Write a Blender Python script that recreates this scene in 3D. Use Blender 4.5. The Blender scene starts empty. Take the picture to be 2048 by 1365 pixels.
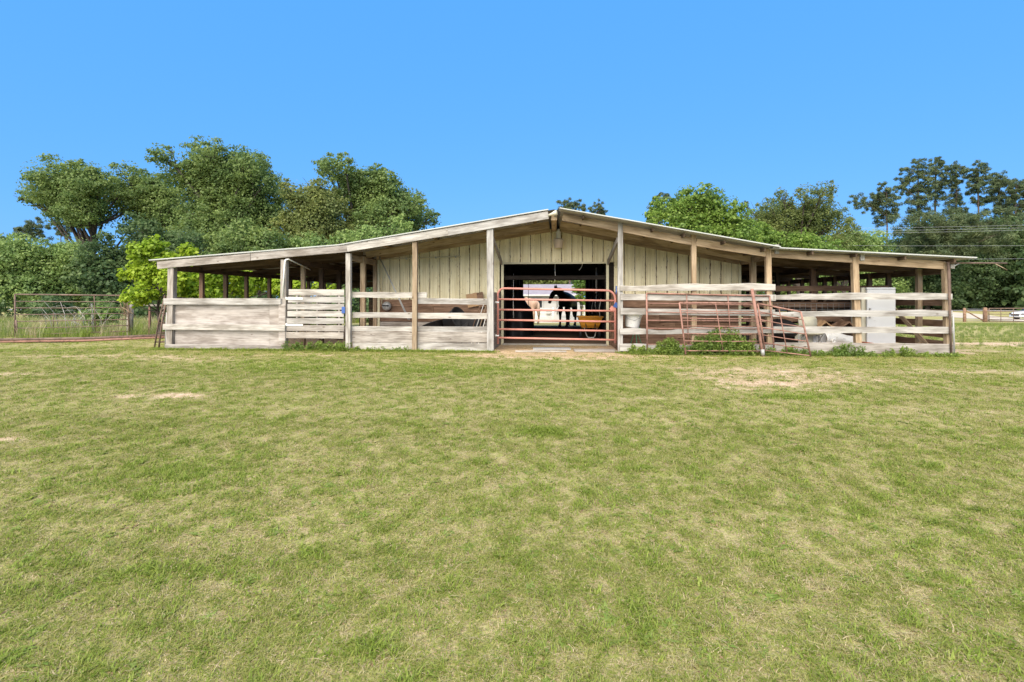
import bpy, math, random
import numpy as np
from mathutils import Vector, Matrix, noise

R = math.radians
rng = random.Random(7)
nrng = np.random.default_rng(7)
scene = bpy.context.scene
C = scene.collection

# ---------------------------------------------------------------- camera
cam_d = bpy.data.cameras.new('camera')
cam = bpy.data.objects.new('camera', cam_d)
C.objects.link(cam)
cam.location = (0, 0, 1.34)
cam.rotation_euler = (R(90), 0, math.atan(82 / 1024))
cam_d.sensor_width = 36.0
cam_d.lens = 18.0
cam_d.shift_y = -82.5 / 2048
cam_d.clip_end = 2000
scene.camera = cam

# ---------------------------------------------------------------- sky, sun, exposure
SUN_EL, SUN_AZ = 46.0, 194.0            # azimuth clockwise from +Y (behind the camera, a little to the left)
world = bpy.data.worlds.new('World')
scene.world = world
world.use_nodes = True
wn = world.node_tree
sky = wn.nodes.new('ShaderNodeTexSky')
sky.sky_type = 'NISHITA'
sky.sun_disc = False
sky.sun_elevation = R(SUN_EL)
sky.sun_rotation = R(SUN_AZ)
sky.ozone_density = 3.0
sky.dust_density = 1.0
bg = wn.nodes['Background']
mul = wn.nodes.new('ShaderNodeVectorMath'); mul.operation = 'SCALE'
mul.inputs[3].default_value = 0.27
add = wn.nodes.new('ShaderNodeVectorMath'); add.operation = 'ADD'
add.inputs[1].default_value = (0.45, 2.20, 5.4)       # even, deep blue of the clear sky
wn.links.new(sky.outputs[0], mul.inputs[0])
wn.links.new(mul.outputs[0], add.inputs[0])
wn.links.new(add.outputs[0], bg.inputs[0])
bg.inputs[1].default_value = 0.086
sun_d = bpy.data.lights.new('sun', 'SUN')
sun_d.energy = 5.0
sun_d.angle = R(80)
sun_d.color = (1.0, 0.88, 0.70)
sun = bpy.data.objects.new('sun', sun_d)
C.objects.link(sun)
az, el = R(SUN_AZ), R(SUN_EL)
sdir = Vector((math.sin(az) * math.cos(el), math.cos(az) * math.cos(el), math.sin(el)))
sun.rotation_euler = sdir.to_track_quat('Z', 'Y').to_euler()
sun.location = sdir * 60
scene.view_settings.view_transform = 'Standard'
scene.view_settings.look = 'None'
scene.view_settings.gamma = 1.0
scene.view_settings.exposure = 0.95
scene.render.engine = 'CYCLES'
scene.cycles.max_bounces = 5
scene.cycles.transparent_max_bounces = 8
scene.cycles.use_denoising = True

# ---------------------------------------------------------------- helpers
WM = {}
def put(o, M, parent=None):
    """link o at world matrix M under parent"""
    C.objects.link(o)
    WM[o.name] = M.copy()
    if parent is not None:
        o.parent = parent
        o.matrix_basis = WM[parent.name].inverted() @ M
    else:
        o.matrix_basis = M
    return o
def tag(o, label, cat=None, group=None, kind=None):
    if label: o['label'] = label
    if cat: o['category'] = cat
    if group: o['group'] = group
    if kind: o['kind'] = kind
    return o
def thing(name, label, cat, loc=(0, 0, 0), group=None, rz=0.0):
    o = bpy.data.objects.new(name, None)
    o.empty_display_size = 0.3
    put(o, Matrix.Translation(loc) @ Matrix.Rotation(rz, 4, 'Z'))
    return tag(o, label, cat, group)
def mesh_obj(name, verts, faces, mat, parent=None, M=None, smooth=False):
    me = bpy.data.meshes.new(name)
    me.from_pydata([tuple(v) for v in verts], [], faces)
    me.materials.append(mat)
    if smooth: me.shade_smooth()
    o = bpy.data.objects.new(name, me)
    put(o, M if M is not None else Matrix.Identity(4), parent)
    return o
def frame_x(p0, p1, up=(0, 0, 1)):
    p0, p1 = Vector(p0), Vector(p1)
    x = (p1 - p0).normalized()
    up = Vector(up)
    if abs(x.dot(up)) > 0.98: up = Vector((0, 1, 0))
    z = (up - x * x.dot(up)).normalized()
    y = z.cross(x)
    M = Matrix((x, y, z)).transposed().to_4x4()
    M.translation = (p0 + p1) / 2
    return M, (p1 - p0).length
def board(name, p0, p1, h, th, mat, parent=None, jit=0.004, seg=None, up=(0, 0, 1), wav=None):
    """a sawn board from p0 to p1 (centre line), h tall, th thick, with slightly uneven edges"""
    M, L = frame_x(p0, p1, up)
    n = seg or max(2, min(9, int(L / 0.35)))
    vs, fs = [], []
    for i in range(n + 1):
        x = -L / 2 + L * i / n
        a = rng.uniform(-jit, jit); b = rng.uniform(-jit, jit); y = rng.uniform(-jit, jit) * .7
        t = h / 2 + a + (wav(i / n) if wav else 0)
        xx = x + (rng.uniform(-jit, jit) * 2 if i in (0, n) else 0)
        e = min(th, h) * .12
        vs += [(xx, -th / 2 + y, -h / 2 + b), (xx, th / 2 + y, -h / 2 + b), (xx, th / 2 + y, t - e), (xx, th / 2 + y - e, t),
               (xx, -th / 2 + y + e, t), (xx, -th / 2 + y, t - e)]
    k = 6
    for i in range(n):
        for j in range(k):
            a, b = i * k + j, i * k + (j + 1) % k
            fs.append((a, b, b + k, a + k))
    fs.append(tuple(range(k)))
    fs.append(tuple(n * k + j for j in reversed(range(k))))
    # outward facing
    fs = [tuple(reversed(f)) for f in fs]
    return mesh_obj(name, vs, fs, mat, parent, M)
def box(name, c, s, mat, parent=None, rz=0, rx=0, ry=0, bev=0.0):
    hx, hy, hz = s[0] / 2, s[1] / 2, s[2] / 2
    M = Matrix.Translation(c) @ Matrix.Rotation(rz, 4, 'Z') @ Matrix.Rotation(ry, 4, 'Y') @ Matrix.Rotation(rx, 4, 'X')
    vs = [(x * hx, y * hy, z * hz) for z in (-1, 1) for y in (-1, 1) for x in (-1, 1)]
    fs = [(0, 2, 3, 1), (4, 5, 7, 6), (0, 1, 5, 4), (2, 6, 7, 3), (0, 4, 6, 2), (1, 3, 7, 5)]
    o = mesh_obj(name, vs, fs, mat, parent, M)
    if bev:
        m = o.modifiers.new('bevel', 'BEVEL'); m.width = bev; m.segments = 2
    return o
def tube_geo(pts, rad, sides=8, closed_ends=True):
    pts = [Vector(p) for p in pts]
    n = len(pts)
    rads = rad if isinstance(rad, (list, tuple)) else [rad] * n
    vs, fs = [], []
    ref = Vector((0, 0, 1))
    for i, p in enumerate(pts):
        d = (pts[min(i + 1, n - 1)] - pts[max(i - 1, 0)]).normalized()
        u = ref - d * ref.dot(d)
        if u.length < .05:
            u = Vector((1, 0, 0)) - d * d.x
        u.normalize(); ref = u
        w = d.cross(u)
        for j in range(sides):
            a = 2 * math.pi * j / sides
            vs.append(p + (u * math.cos(a) + w * math.sin(a)) * rads[i])
    for i in range(n - 1):
        for j in range(sides):
            a, b = i * sides + j, i * sides + (j + 1) % sides
            fs.append((a, b, b + sides, a + sides))
    if closed_ends:
        fs.append(tuple(reversed(range(sides))))
        fs.append(tuple((n - 1) * sides + j for j in range(sides)))
    return vs, fs
def tube(name, pts, rad, mat, parent=None, sides=8):
    pts = [Vector(p) for p in pts]
    c = sum(pts, Vector()) / len(pts)
    vs, fs = tube_geo([p - c for p in pts], rad, sides)
    return mesh_obj(name, vs, fs, mat, parent, Matrix.Translation(c), True)
def lathe(name, prof, mat, parent=None, M=None, n=20, smooth=True):
    vs, fs = [], []
    for r, z in prof:
        for j in range(n):
            a = 2 * math.pi * j / n
            vs.append((r * math.cos(a), r * math.sin(a), z))
    for i in range(len(prof) - 1):
        for j in range(n):
            a, b = i * n + j, i * n + (j + 1) % n
            fs.append((a, b, b + n, a + n))
    return mesh_obj(name, vs, fs, mat, parent, M, smooth)

# ---------------------------------------------------------------- materials
def new_mat(name, rough=.8, metal=0.0, spec=.3):
    m = bpy.data.materials.new(name); m.use_nodes = True
    b = m.node_tree.nodes['Principled BSDF']
    b.inputs['Roughness'].default_value = rough
    b.inputs['Metallic'].default_value = metal
    b.inputs['Specular IOR Level'].default_value = spec
    return m, m.node_tree, b
def nd(nt, t, **kw):
    n = nt.nodes.new(t)
    for k, v in kw.items():
        if k.startswith('i_'): n.inputs[k[2:].replace('_', ' ')].default_value = v
        else: setattr(n, k, v)
    return n
def ramp(nt, fac, stops):
    r = nt.nodes.new('ShaderNodeValToRGB')
    e = r.color_ramp.elements
    while len(e) < len(stops): e.new(.5)
    for i, (p, c) in enumerate(stops):
        e[i].position = p; e[i].color = (*c, 1) if len(c) == 3 else c
    nt.links.new(fac, r.inputs[0])
    return r.outputs[0]
def mix(nt, fac, a, b, mode='MIX'):
    m = nt.nodes.new('ShaderNodeMix'); m.data_type = 'RGBA'; m.blend_type = mode
    for s, v in ((m.inputs[0], fac), (m.inputs[6], a), (m.inputs[7], b)):
        if isinstance(v, (int, float)): s.default_value = v
        elif isinstance(v, tuple): s.default_value = (*v, 1) if len(v) == 3 else v
        else: nt.links.new(v, s)
    return m.outputs[2]
def coords(nt, kind='Object', scale=(1, 1, 1), rand=True):
    tc = nt.nodes.new('ShaderNodeTexCoord')
    mp = nt.nodes.new('ShaderNodeMapping'); mp.inputs['Scale'].default_value = scale
    src = tc.outputs[kind]
    if rand:
        oi = nt.nodes.new('ShaderNodeObjectInfo')
        sc = nt.nodes.new('ShaderNodeVectorMath'); sc.operation = 'SCALE'; sc.inputs[3].default_value = 37.0
        cb = nt.nodes.new('ShaderNodeCombineXYZ')
        for i in range(3): nt.links.new(oi.outputs['Random'], cb.inputs[i])
        nt.links.new(cb.outputs[0], sc.inputs[0])
        ad = nt.nodes.new('ShaderNodeVectorMath'); nt.links.new(src, ad.inputs[0]); nt.links.new(sc.outputs[0], ad.inputs[1])
        src = ad.outputs[0]
    nt.links.new(src, mp.inputs[0])
    return mp.outputs[0]
def noise_t(nt, vec, scale, detail=4, rough=.6):
    n = nt.nodes.new('ShaderNodeTexNoise')
    n.inputs['Scale'].default_value = scale; n.inputs['Detail'].default_value = detail; n.inputs['Roughness'].default_value = rough
    if vec is not None: nt.links.new(vec, n.inputs['Vector'])
    return n.outputs['Fac']
def bump(nt, b, h, strength=.4, dist=.01):
    n = nt.nodes.new('ShaderNodeBump'); n.inputs['Strength'].default_value = strength; n.inputs['Distance'].default_value = dist
    nt.links.new(h, n.inputs['Height']); nt.links.new(n.outputs[0], b.inputs['Normal'])

def wood(name, dark, mid, light, vary=.35, rough=.9):
    m, nt, b = new_mat(name, rough, 0, .15)
    v = coords(nt, 'Object', (1.3, 26, 26))
    g = noise_t(nt, v, 1.6, 6, .7)
    col = ramp(nt, g, [(.28, dark), (.5, mid), (.72, light)])
    v2 = coords(nt, 'Object', (1.2, 5, 5))
    bl = noise_t(nt, v2, 1.1, 3, .6)
    blot = ramp(nt, bl, [(.37, (.50, .47, .44)), (.56, (1, 1, 1)), (.8, (1.15, 1.15, 1.15))])
    col = mix(nt, .75, col, blot, 'MULTIPLY')
    vo = nd(nt, 'ShaderNodeTexVoronoi'); vo.inputs['Scale'].default_value = 1.0
    nt.links.new(coords(nt, 'Object', (2.2, 5.5, 5.5)), vo.inputs['Vector'])
    kn = ramp(nt, vo.outputs['Distance'], [(.05, (.28, .2, .15)), (.11, (1, 1, 1))])
    col = mix(nt, .8, col, kn, 'MULTIPLY')
    oi = nd(nt, 'ShaderNodeObjectInfo')
    tint = ramp(nt, oi.outputs['Random'], [(0, (1 - vary, 1 - vary, 1 - vary)), (1, (1.08, 1.05, 1.0))])
    col = mix(nt, 1.0, col, tint, 'MULTIPLY')
    nt.links.new(col, b.inputs['Base Color'])
    bump(nt, b, g, .5, .006)
    return m
M_GRAY = wood('weathered_gray_wood', (.175, .155, .138), (.355, .328, .30), (.50, .47, .44), .16)
M_PALE = wood('pale_weathered_wood', (.21, .198, .182), (.41, .395, .372), (.55, .535, .51), .1)
M_TAN = wood('tan_lumber', (.23, .165, .105), (.42, .32, .215), (.54, .435, .32), .25)
M_PLY = wood('weathered_plywood', (.26, .232, .215), (.43, .395, .37), (.55, .515, .49), .12)
M_BROWN = wood('brown_plank_wood', (.12, .075, .05), (.26, .165, .115), (.36, .25, .18), .35)
M_SHADEW = wood('shaded_lumber', (.07, .045, .03), (.14, .10, .07), (.21, .155, .115), .35)  # lumber colour darkened to carry the deep shade inside the sheds
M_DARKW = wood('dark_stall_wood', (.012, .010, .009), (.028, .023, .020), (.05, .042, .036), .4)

def speck(name, base, spot, s=14, lo=.6, hi=.68, rough=.6, metal=0., var=.1, bumpy=0, kind='Object', spec=.3):
    m, nt, b = new_mat(name, rough, metal, spec)
    v = coords(nt, kind)
    f = noise_t(nt, v, s, 5, .65)
    g = noise_t(nt, v, s * .22, 3, .5)
    c2 = ramp(nt, g, [(.3, tuple(x * (1 - var) for x in base)), (.7, tuple(min(1, x * (1 + var)) for x in base))])
    k = ramp(nt, f, [(lo, (0, 0, 0)), (hi, (1, 1, 1))])
    nt.links.new(mix(nt, k, c2, spot), b.inputs['Base Color'])
    if bumpy: bump(nt, b, f, bumpy, .01)
    return m
M_RUST = speck('rusty_pipe', (.285, .155, .122), (.14, .08, .058), 9, .5, .66, .85, .0, .3, .3)
M_RED = speck('faded_red_paint', (.53, .235, .19), (.36, .15, .11), 10, .62, .72, .5, 0, .2)
M_DRUST = speck('dark_rusty_pipe', (.155, .108, .085), (.08, .055, .042), 9, .5, .66, .85, .0, .3, .3)
M_ROOF = speck('galvanised_roof', (.38, .38, .36), (.27, .25, .22), 3, .55, .75, .6, .25, .15)
M_TRIM = speck('bare_roof_edge', (.44, .45, .42), (.4, .38, .34), 6, .6, .75, .6, .1, .12)
M_WHITE = speck('white_plastic', (.74, .73, .70), (.42, .41, .38), 16, .62, .72, .5, 0, .06)
M_PVC = speck('white_pvc', (.76, .75, .71), (.5, .46, .4), 10, .66, .8, .5, 0, .06)
M_APPL = speck('white_enamel', (.60, .61, .62), (.42, .41, .40), 6, .62, .8, .4, 0, .06)
M_BLACK = speck('black_rubber', (.022, .022, .024), (.05, .045, .04), 8, .6, .75, .6, 0, .3)
M_GREYM = speck('grey_metal', (.36, .36, .35), (.2, .18, .16), 8, .6, .75, .5, .2, .15)
M_CREAM1 = speck('cream_trim', (.58, .54, .37), (.30, .22, .13), 12, .63, .7, .6, 0, .08)
M_CONC = speck('concrete', (.33, .31, .27), (.2, .18, .15), 5, .55, .75, .95, 0, .15, .3)
M_EARTH = speck('trodden_earth', (.13, .095, .07), (.07, .05, .038), 4, .5, .75, 1.0, 0, .2, .4, 'Object', 0.0)
M_BLUE = speck('blue_strap', (.05, .11, .33), (.03, .06, .2), 9, .6, .8, .6)
M_YEL = speck('orange_yellow_plastic', (.60, .26, .03), (.42, .19, .03), 8, .6, .8, .5, 0, .1)
M_BUFF = speck('beige_vinyl', (.52, .50, .40), (.35, .32, .25), 8, .6, .8, .6)
M_BRONZE = speck('bronze_reflector', (.58, .50, .42), (.42, .36, .3), 8, .6, .8, .4, .1)
M_CARD = speck('brown_cardboard', (.42, .27, .15), (.28, .17, .1), 6, .6, .8, .9)
M_ORANGE = speck('orange_red_plastic', (.6, .13, .05), (.4, .1, .05), 8, .6, .8, .6)
M_GREENP = speck('green_paint', (.06, .2, .11), (.04, .1, .06), 8, .6, .8, .6)
M_WIRE = speck('aluminium_wire', (.32, .34, .36), (.25, .27, .29), 4, .6, .8, .6)
M_BARK = speck('bark', (.085, .07, .058), (.045, .037, .03), 6, .45, .65, .95, 0, .3, .5)
M_PBARK = speck('pine_bark', (.13, .095, .078), (.07, .05, .04), 6, .45, .65, .95, 0, .3, .5)
M_HBLACK = speck('black_horse_coat', (.010, .009, .009), (.018, .015, .013), 5, .6, .8, .5, 0, .2)
M_PALO = speck('palomino_coat', (.46, .30, .21), (.38, .25, .17), 3, .55, .8, .6, 0, .12)
M_MANE = speck('flaxen_hair', (.42, .30, .22), (.26, .17, .12), 12, .5, .7, .7, 0, .2)
M_HOOF = speck('hoof', (.05, .04, .035), (.03, .025, .02), 8)
M_TARP = speck('black_tarpaulin', (.012, .012, .014), (.03, .03, .034), 4, .6, .8, .45, 0, .2)
M_GLASS, _, _b = new_mat('dark_glass', .08, 0, .6); _b.inputs['Base Color'].default_value = (.02, .025, .03, 1)
M_SIDING = speck('white_siding', (.46, .455, .45), (.38, .375, .37), 3, .6, .8, .7, 0, .05)
M_SHING = speck('lavender_grey_shingle', (.25, .225, .255), (.19, .17, .195), 6, .5, .7, .8, 0, .12)
M_CAR = speck('white_car_paint', (.74, .75, .76), (.66, .67, .68), 2, .6, .8, .25, 0, .03)

def cream_panel():
    m, nt, b = new_mat('cream_painted_steel', .55, 0, .3)
    v = coords(nt, 'Object', (1, 1, 1))
    tc = nd(nt, 'ShaderNodeTexCoord'); sp = nd(nt, 'ShaderNodeSeparateXYZ'); nt.links.new(tc.outputs['Object'], sp.inputs[0])
    ab = nd(nt, 'ShaderNodeMath', operation='ABSOLUTE'); nt.links.new(sp.outputs[0], ab.inputs[0])
    edge = nd(nt, 'ShaderNodeMapRange'); nt.links.new(ab.outputs[0], edge.inputs[0])
    edge.inputs[1].default_value = .125; edge.inputs[2].default_value = .155; edge.inputs[3].default_value = 0; edge.inputs[4].default_value = .24
    f = noise_t(nt, coords(nt, 'Object', (22, 22, 4)), 1.0, 5, .7)
    ad = nd(nt, 'ShaderNodeMath', operation='ADD'); nt.links.new(f, ad.inputs[0]); nt.links.new(edge.outputs[0], ad.inputs[1])
    ln = nd(nt, 'ShaderNodeMapRange'); nt.links.new(ab.outputs[0], ln.inputs[0])
    ln.inputs[1].default_value = .1455; ln.inputs[2].default_value = .147; ln.inputs[4].default_value = .28
    ad2 = nd(nt, 'ShaderNodeMath', operation='ADD'); nt.links.new(ad.outputs[0], ad2.inputs[0]); nt.links.new(ln.outputs[0], ad2.inputs[1])
    k = ramp(nt, ad2.outputs[0], [(.63, (0, 0, 0)), (.72, (1, 1, 1))])
    g = noise_t(nt, coords(nt, 'Object', (5, 5, .7)), 1.4, 4, .6)
    base = ramp(nt, g, [(.3, (.66, .59, .37)), (.55, (.79, .715, .48)), (.75, (.86, .79, .57))])
    rust = ramp(nt, noise_t(nt, v, 30, 2), [(.35, (.06, .04, .025)), (.7, (.22, .13, .07))])
    sp2 = ramp(nt, noise_t(nt, coords(nt, 'Object', (16, 16, 9)), 1.6, 4, .6), [(.67, (0, 0, 0)), (.70, (1, 1, 1))])
    stk = ramp(nt, noise_t(nt, coords(nt, 'Object', (30, 30, .8)), 1.0, 3, .6), [(.48, (1, 1, 1)), (.75, (.70, .64, .54))])
    base = mix(nt, .8, base, stk, 'MULTIPLY')
    base = mix(nt, sp2, base, rust)
    nt.links.new(mix(nt, k, base, rust), b.inputs['Base Color'])
    return m
M_CREAM = cream_panel()

def leaf_mat(name, c0, c1, c2, trans=.48):
    m = bpy.data.materials.new(name); m.use_nodes = True
    nt = m.node_tree; nt.nodes.clear()
    out = nd(nt, 'ShaderNodeOutputMaterial')
    geo = nd(nt, 'ShaderNodeNewGeometry')
    col = ramp(nt, geo.outputs['Random Per Island'], [(0, c0), (.5, c1), (1, c2)])
    tc = nd(nt, 'ShaderNodeTexCoord')
    n = noise_t(nt, tc.outputs['Object'], .45, 2, .5)
    var = ramp(nt, n, [(.35, (.72, .78, .75)), (.65, (1.2, 1.12, .95))])
    col = mix(nt, 1.0, col, var, 'MULTIPLY')
    d = nd(nt, 'ShaderNodeBsdfDiffuse'); t = nd(nt, 'ShaderNodeBsdfTranslucent'); g = nd(nt, 'ShaderNodeBsdfGlossy'); g.inputs['Roughness'].default_value = .45
    nt.links.new(col, d.inputs[0]); nt.links.new(col, t.inputs[0])
    mx = nd(nt, 'ShaderNodeMixShader'); mx.inputs[0].default_value = trans
    nt.links.new(d.outputs[0], mx.inputs[1]); nt.links.new(t.outputs[0], mx.inputs[2])
    m2 = nd(nt, 'ShaderNodeMixShader'); m2.inputs[0].default_value = .015
    nt.links.new(mx.outputs[0], m2.inputs[1]); nt.links.new(g.outputs[0], m2.inputs[2])
    nt.links.new(m2.outputs[0], out.inputs[0])
    return m
LEAF = {
 'oak': leaf_mat('oak_leaves', (.120, .190, .058), (.170, .250, .080), (.225, .305, .110)),
 'olive': leaf_mat('olive_leaves', (.140, .180, .056), (.190, .232, .078), (.245, .285, .105)),
 'soft': leaf_mat('soft_leaves', (.165, .265, .080), (.245, .355, .115), (.320, .420, .165)),
 'dark': leaf_mat('dark_leaves', (.070, .125, .050), (.104, .168, .068), (.145, .212, .088)),
 'bright': leaf_mat('bright_leaves', (.120, .210, .038), (.185, .295, .058), (.260, .365, .090)),
 'sparse': leaf_mat('willow_leaves', (.120, .165, .052), (.175, .228, .078), (.240, .285, .112)),
 'pine': leaf_mat('pine_needles', (.075, .112, .056), (.110, .152, .074), (.160, .195, .098), .35),
 'lime': leaf_mat('lime_leaves', (.200, .310, .020), (.320, .450, .032), (.450, .560, .070), .45),
 'weed': leaf_mat('weed_leaves', (.110, .185, .036), (.180, .270, .058), (.270, .350, .095), .4),
}

# ---------------------------------------------------------------- terrain
def S01(t):
    t = min(max(t, 0.0), 1.0); return t * t * (3 - 2 * t)
def gz(x, y):
    z = -.5 * S01((11.5 - y) / 11.5) - .8 * S01((y - 26) / 24) + .3 * S01((y - 60) / 35) - .12 * S01((-12 - x) / 5)
    if y < 12.6 or abs(x) > 10.5:
        z += .03 * noise.noise((x * .45, y * .45, 3.1)) * min(1, max(0, abs(y - 12.6)))
    return z
PATCH = [(4.1, 9.7, 2.1, 1.0, .62), (-10.2, 11.3, 3.4, .55, .5), (-5.5, 12.0, 2.0, .35, .4), (.1, 12.2, 2.6, .8, 1.0), (3.0, 12.2, 1.6, .3, .5), (7.5, 10.2, 1.8, .6, .45), (7.8, 6.9, 1.4, .45, .4), (3.45, 8.95, .85, .26, 1.2), (2.9, 8.55, .5, .14, .65), (4.1, 8.5, .6, .13, .6), (3.0, 9.3, .5, .12, .55), (4.6, 10.6, 1.2, .5, .38), (3.3, 10.2, 1.6, .5, .45),
         (-5.85, 7.4, .9, .16, .95), (-10.2, 8.9, .9, .2, .7), (-6.5, 5.4, .6, .12, .75), (.1, 12.9, 1.7, .75, 1.7), (.3, 12.0, 1.6, .45, .9),
         (12.9, 16.6, 3.2, .75, 1.0), (16.5, 17.0, 3.0, .6, .8), (10.9, 14.6, 1.0, .5, .5), (-11.0, 11.2, 2.6, .5, .5), (-6.0, 11.9, 1.5, .3, .5), (-8.6, 11.0, 2.0, .35, .4),
         (5.2, 7.3, 1.3, .35, .28), (1.2, 7.8, .7, .15, .3)]
def dirt(x, y):
    n = noise.noise((x * 2.2, y * 3.5, 0)) * .75 + noise.noise((x * 6, y * 9, 4)) * .7
    d = 0.0
    for (px, py, rx, ry, a) in PATCH:
        q = ((x - px) / rx) ** 2 + ((y - py) / ry) ** 2
        if q < 4: d = max(d, a * min(1, max(0, (1.35 - q + n * 1.1) * .62)))
    if -5.3 < x < 5.3 and y > 13.3 and y < 25.5: d = max(d, .9)
    if 5.3 < abs(x) < 10.5 and y > 13.4 and y < 25: d = max(d, .7)
    return min(1.0, d)

def meadow_color(nt, extra=None):
    geo = nd(nt, 'ShaderNodeNewGeometry')
    n1 = noise_t(nt, geo.outputs['Position'], .8, 5, .72)
    n2 = noise_t(nt, geo.outputs['Position'], 6.5, 4, .7)
    a = nd(nt, 'ShaderNodeMath', operation='MULTIPLY_ADD'); nt.links.new(n2, a.inputs[0]); a.inputs[1].default_value = .55
    h_ = nd(nt, 'ShaderNodeMath', operation='MULTIPLY'); nt.links.new(n1, h_.inputs[0]); h_.inputs[1].default_value = .28
    nt.links.new(h_.outputs[0], a.inputs[2])
    f = a.outputs[0]
    if extra is not None:
        b = nd(nt, 'ShaderNodeMath', operation='MULTIPLY_ADD'); nt.links.new(extra, b.inputs[0]); b.inputs[1].default_value = .42
        nt.links.new(f, b.inputs[2]); f = b.outputs[0]
        off = .21
    else: off = 0
    return ramp(nt, f, [(.20 + off, (.135, .198, .030)), (.33 + off, (.222, .275, .052)), (.47 + off, (.330, .335, .104)), (.64 + off, (.50, .425, .26))])

def ground_mat():
    m, nt, b = new_mat('meadow_ground', 1.0, 0, .05)
    col = meadow_color(nt)
    geo = nd(nt, 'ShaderNodeNewGeometry')
    fine = noise_t(nt, geo.outputs['Position'], 38, 4, .75)
    col = mix(nt, .7, col, ramp(nt, fine, [(.3, (.45, .45, .45)), (.7, (1.3, 1.3, 1.3))]), 'MULTIPLY')
    th_ = noise_t(nt, geo.outputs['Position'], 16, 5, .7)
    thc = ramp(nt, noise_t(nt, geo.outputs['Position'], 60, 3, .7), [(.3, (.16, .105, .065)), (.5, (.36, .27, .17)), (.72, (.54, .43, .29))])
    col = mix(nt, ramp(nt, th_, [(.40, (.10, .10, .10)), (.60, (.78, .78, .78))]), col, thc)
    at_ = nd(nt, 'ShaderNodeAttribute'); at_.attribute_name = 'dirt'
    dn = noise_t(nt, geo.outputs['Position'], 9, 6, .7)
    dcol = ramp(nt, dn, [(.25, (.34, .22, .14)), (.5, (.52, .38, .26)), (.75, (.70, .58, .43))])
    k = nd(nt, 'ShaderNodeMath', operation='MULTIPLY_ADD'); nt.links.new(dn, k.inputs[0]); k.inputs[1].default_value = .8
    sub = nd(nt, 'ShaderNodeMath', operation='SUBTRACT'); nt.links.new(at_.outputs['Fac'], sub.inputs[0]); sub.inputs[1].default_value = .4
    nt.links.new(sub.outputs[0], k.inputs[2])
    kk = ramp(nt, k.outputs[0], [(.12, (0, 0, 0)), (.58, (1, 1, 1))])
    nt.links.new(mix(nt, kk, col, dcol), b.inputs['Base Color'])
    bump(nt, b, fine, .8, .03)
    return m
def axis(lo, hi, step, far):
    a = list(np.arange(lo, hi + 1e-6, step)); x, s = hi, step
    while x < far: s *= 1.22; x += s; a.append(x)
    x, s = lo, step
    while x > -far: s *= 1.22; x -= s; a.insert(0, x)
    return a
xs = axis(-13, 14.5, .17, 420)
ys = [y for y in axis(1.2, 18.5, .13, 520) if y > -40]
gv = [(x, y, gz(x, y)) for y in ys for x in xs]
nx = len(xs)
gf = [(j * nx + i, j * nx + i + 1, (j + 1) * nx + i + 1, (j + 1) * nx + i) for j in range(len(ys) - 1) for i in range(nx - 1)]
ground = mesh_obj('ground', gv, gf, ground_mat(), smooth=True)
tag(ground, 'short patchy green and straw coloured pasture grass', kind='structure')
att = ground.data.attributes.new('dirt', 'FLOAT', 'POINT')
att.data.foreach_set('value', [dirt(x, y) if (abs(x) < 20 and 0 < y < 26) else 0.0 for (x, y, z) in gv])

# paved road and gravel drive, far right
def strip(name, pts, w, lift, mat, label):
    vs, fs = [], []
    P = [Vector((x, y, 0)) for x, y in pts]
    Q = []
    for a, b in zip(P[:-1], P[1:]):
        n = max(1, int((b - a).length / 2))
        Q += [a.lerp(b, i / n) for i in range(n)]
    Q.append(P[-1])
    for i, p in enumerate(Q):
        d = (Q[min(i + 1, len(Q) - 1)] - Q[max(0, i - 1)]).normalized(); nrm = Vector((-d.y, d.x, 0))
        for k in (-.5, -.25, 0, .25, .5):
            q = p + nrm * w * k
            vs.append((q.x, q.y, gz(q.x, q.y) + lift))
    for i in range(len(Q) - 1):
        for k in range(4):
            a = i * 5 + k; fs.append((a, a + 1, a + 6, a + 5))
    return tag(mesh_obj(name, vs, fs, mat), label, kind='structure')
M_ROADM = speck('pale_asphalt', (.34, .325, .315), (.26, .25, .24), 2, .5, .8, .95, 0, .1)
M_GRAVEL = speck('pale_gravel', (.46, .40, .32), (.34, .28, .2), 3, .5, .75, 1, 0, .15)
strip('road', [(-140, 93), (60, 93), (150, 91), (260, 88)], 8.0, .05, M_ROADM, 'pale grey road running past the dark wooded bank')
strip('driveway', [(60, 89), (56, 76), (50, 64), (49, 56), (49.5, 50), (54, 40), (66, 36)], 5.5, .03, M_GRAVEL, 'pale gravel drive leading to the road at the right')
strip('gravel_path', [(16, 58), (34, 57.5), (47, 56.5)], 1.1, .035, M_GRAVEL, 'thin pale gravel path behind the wooden gate posts')

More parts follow.
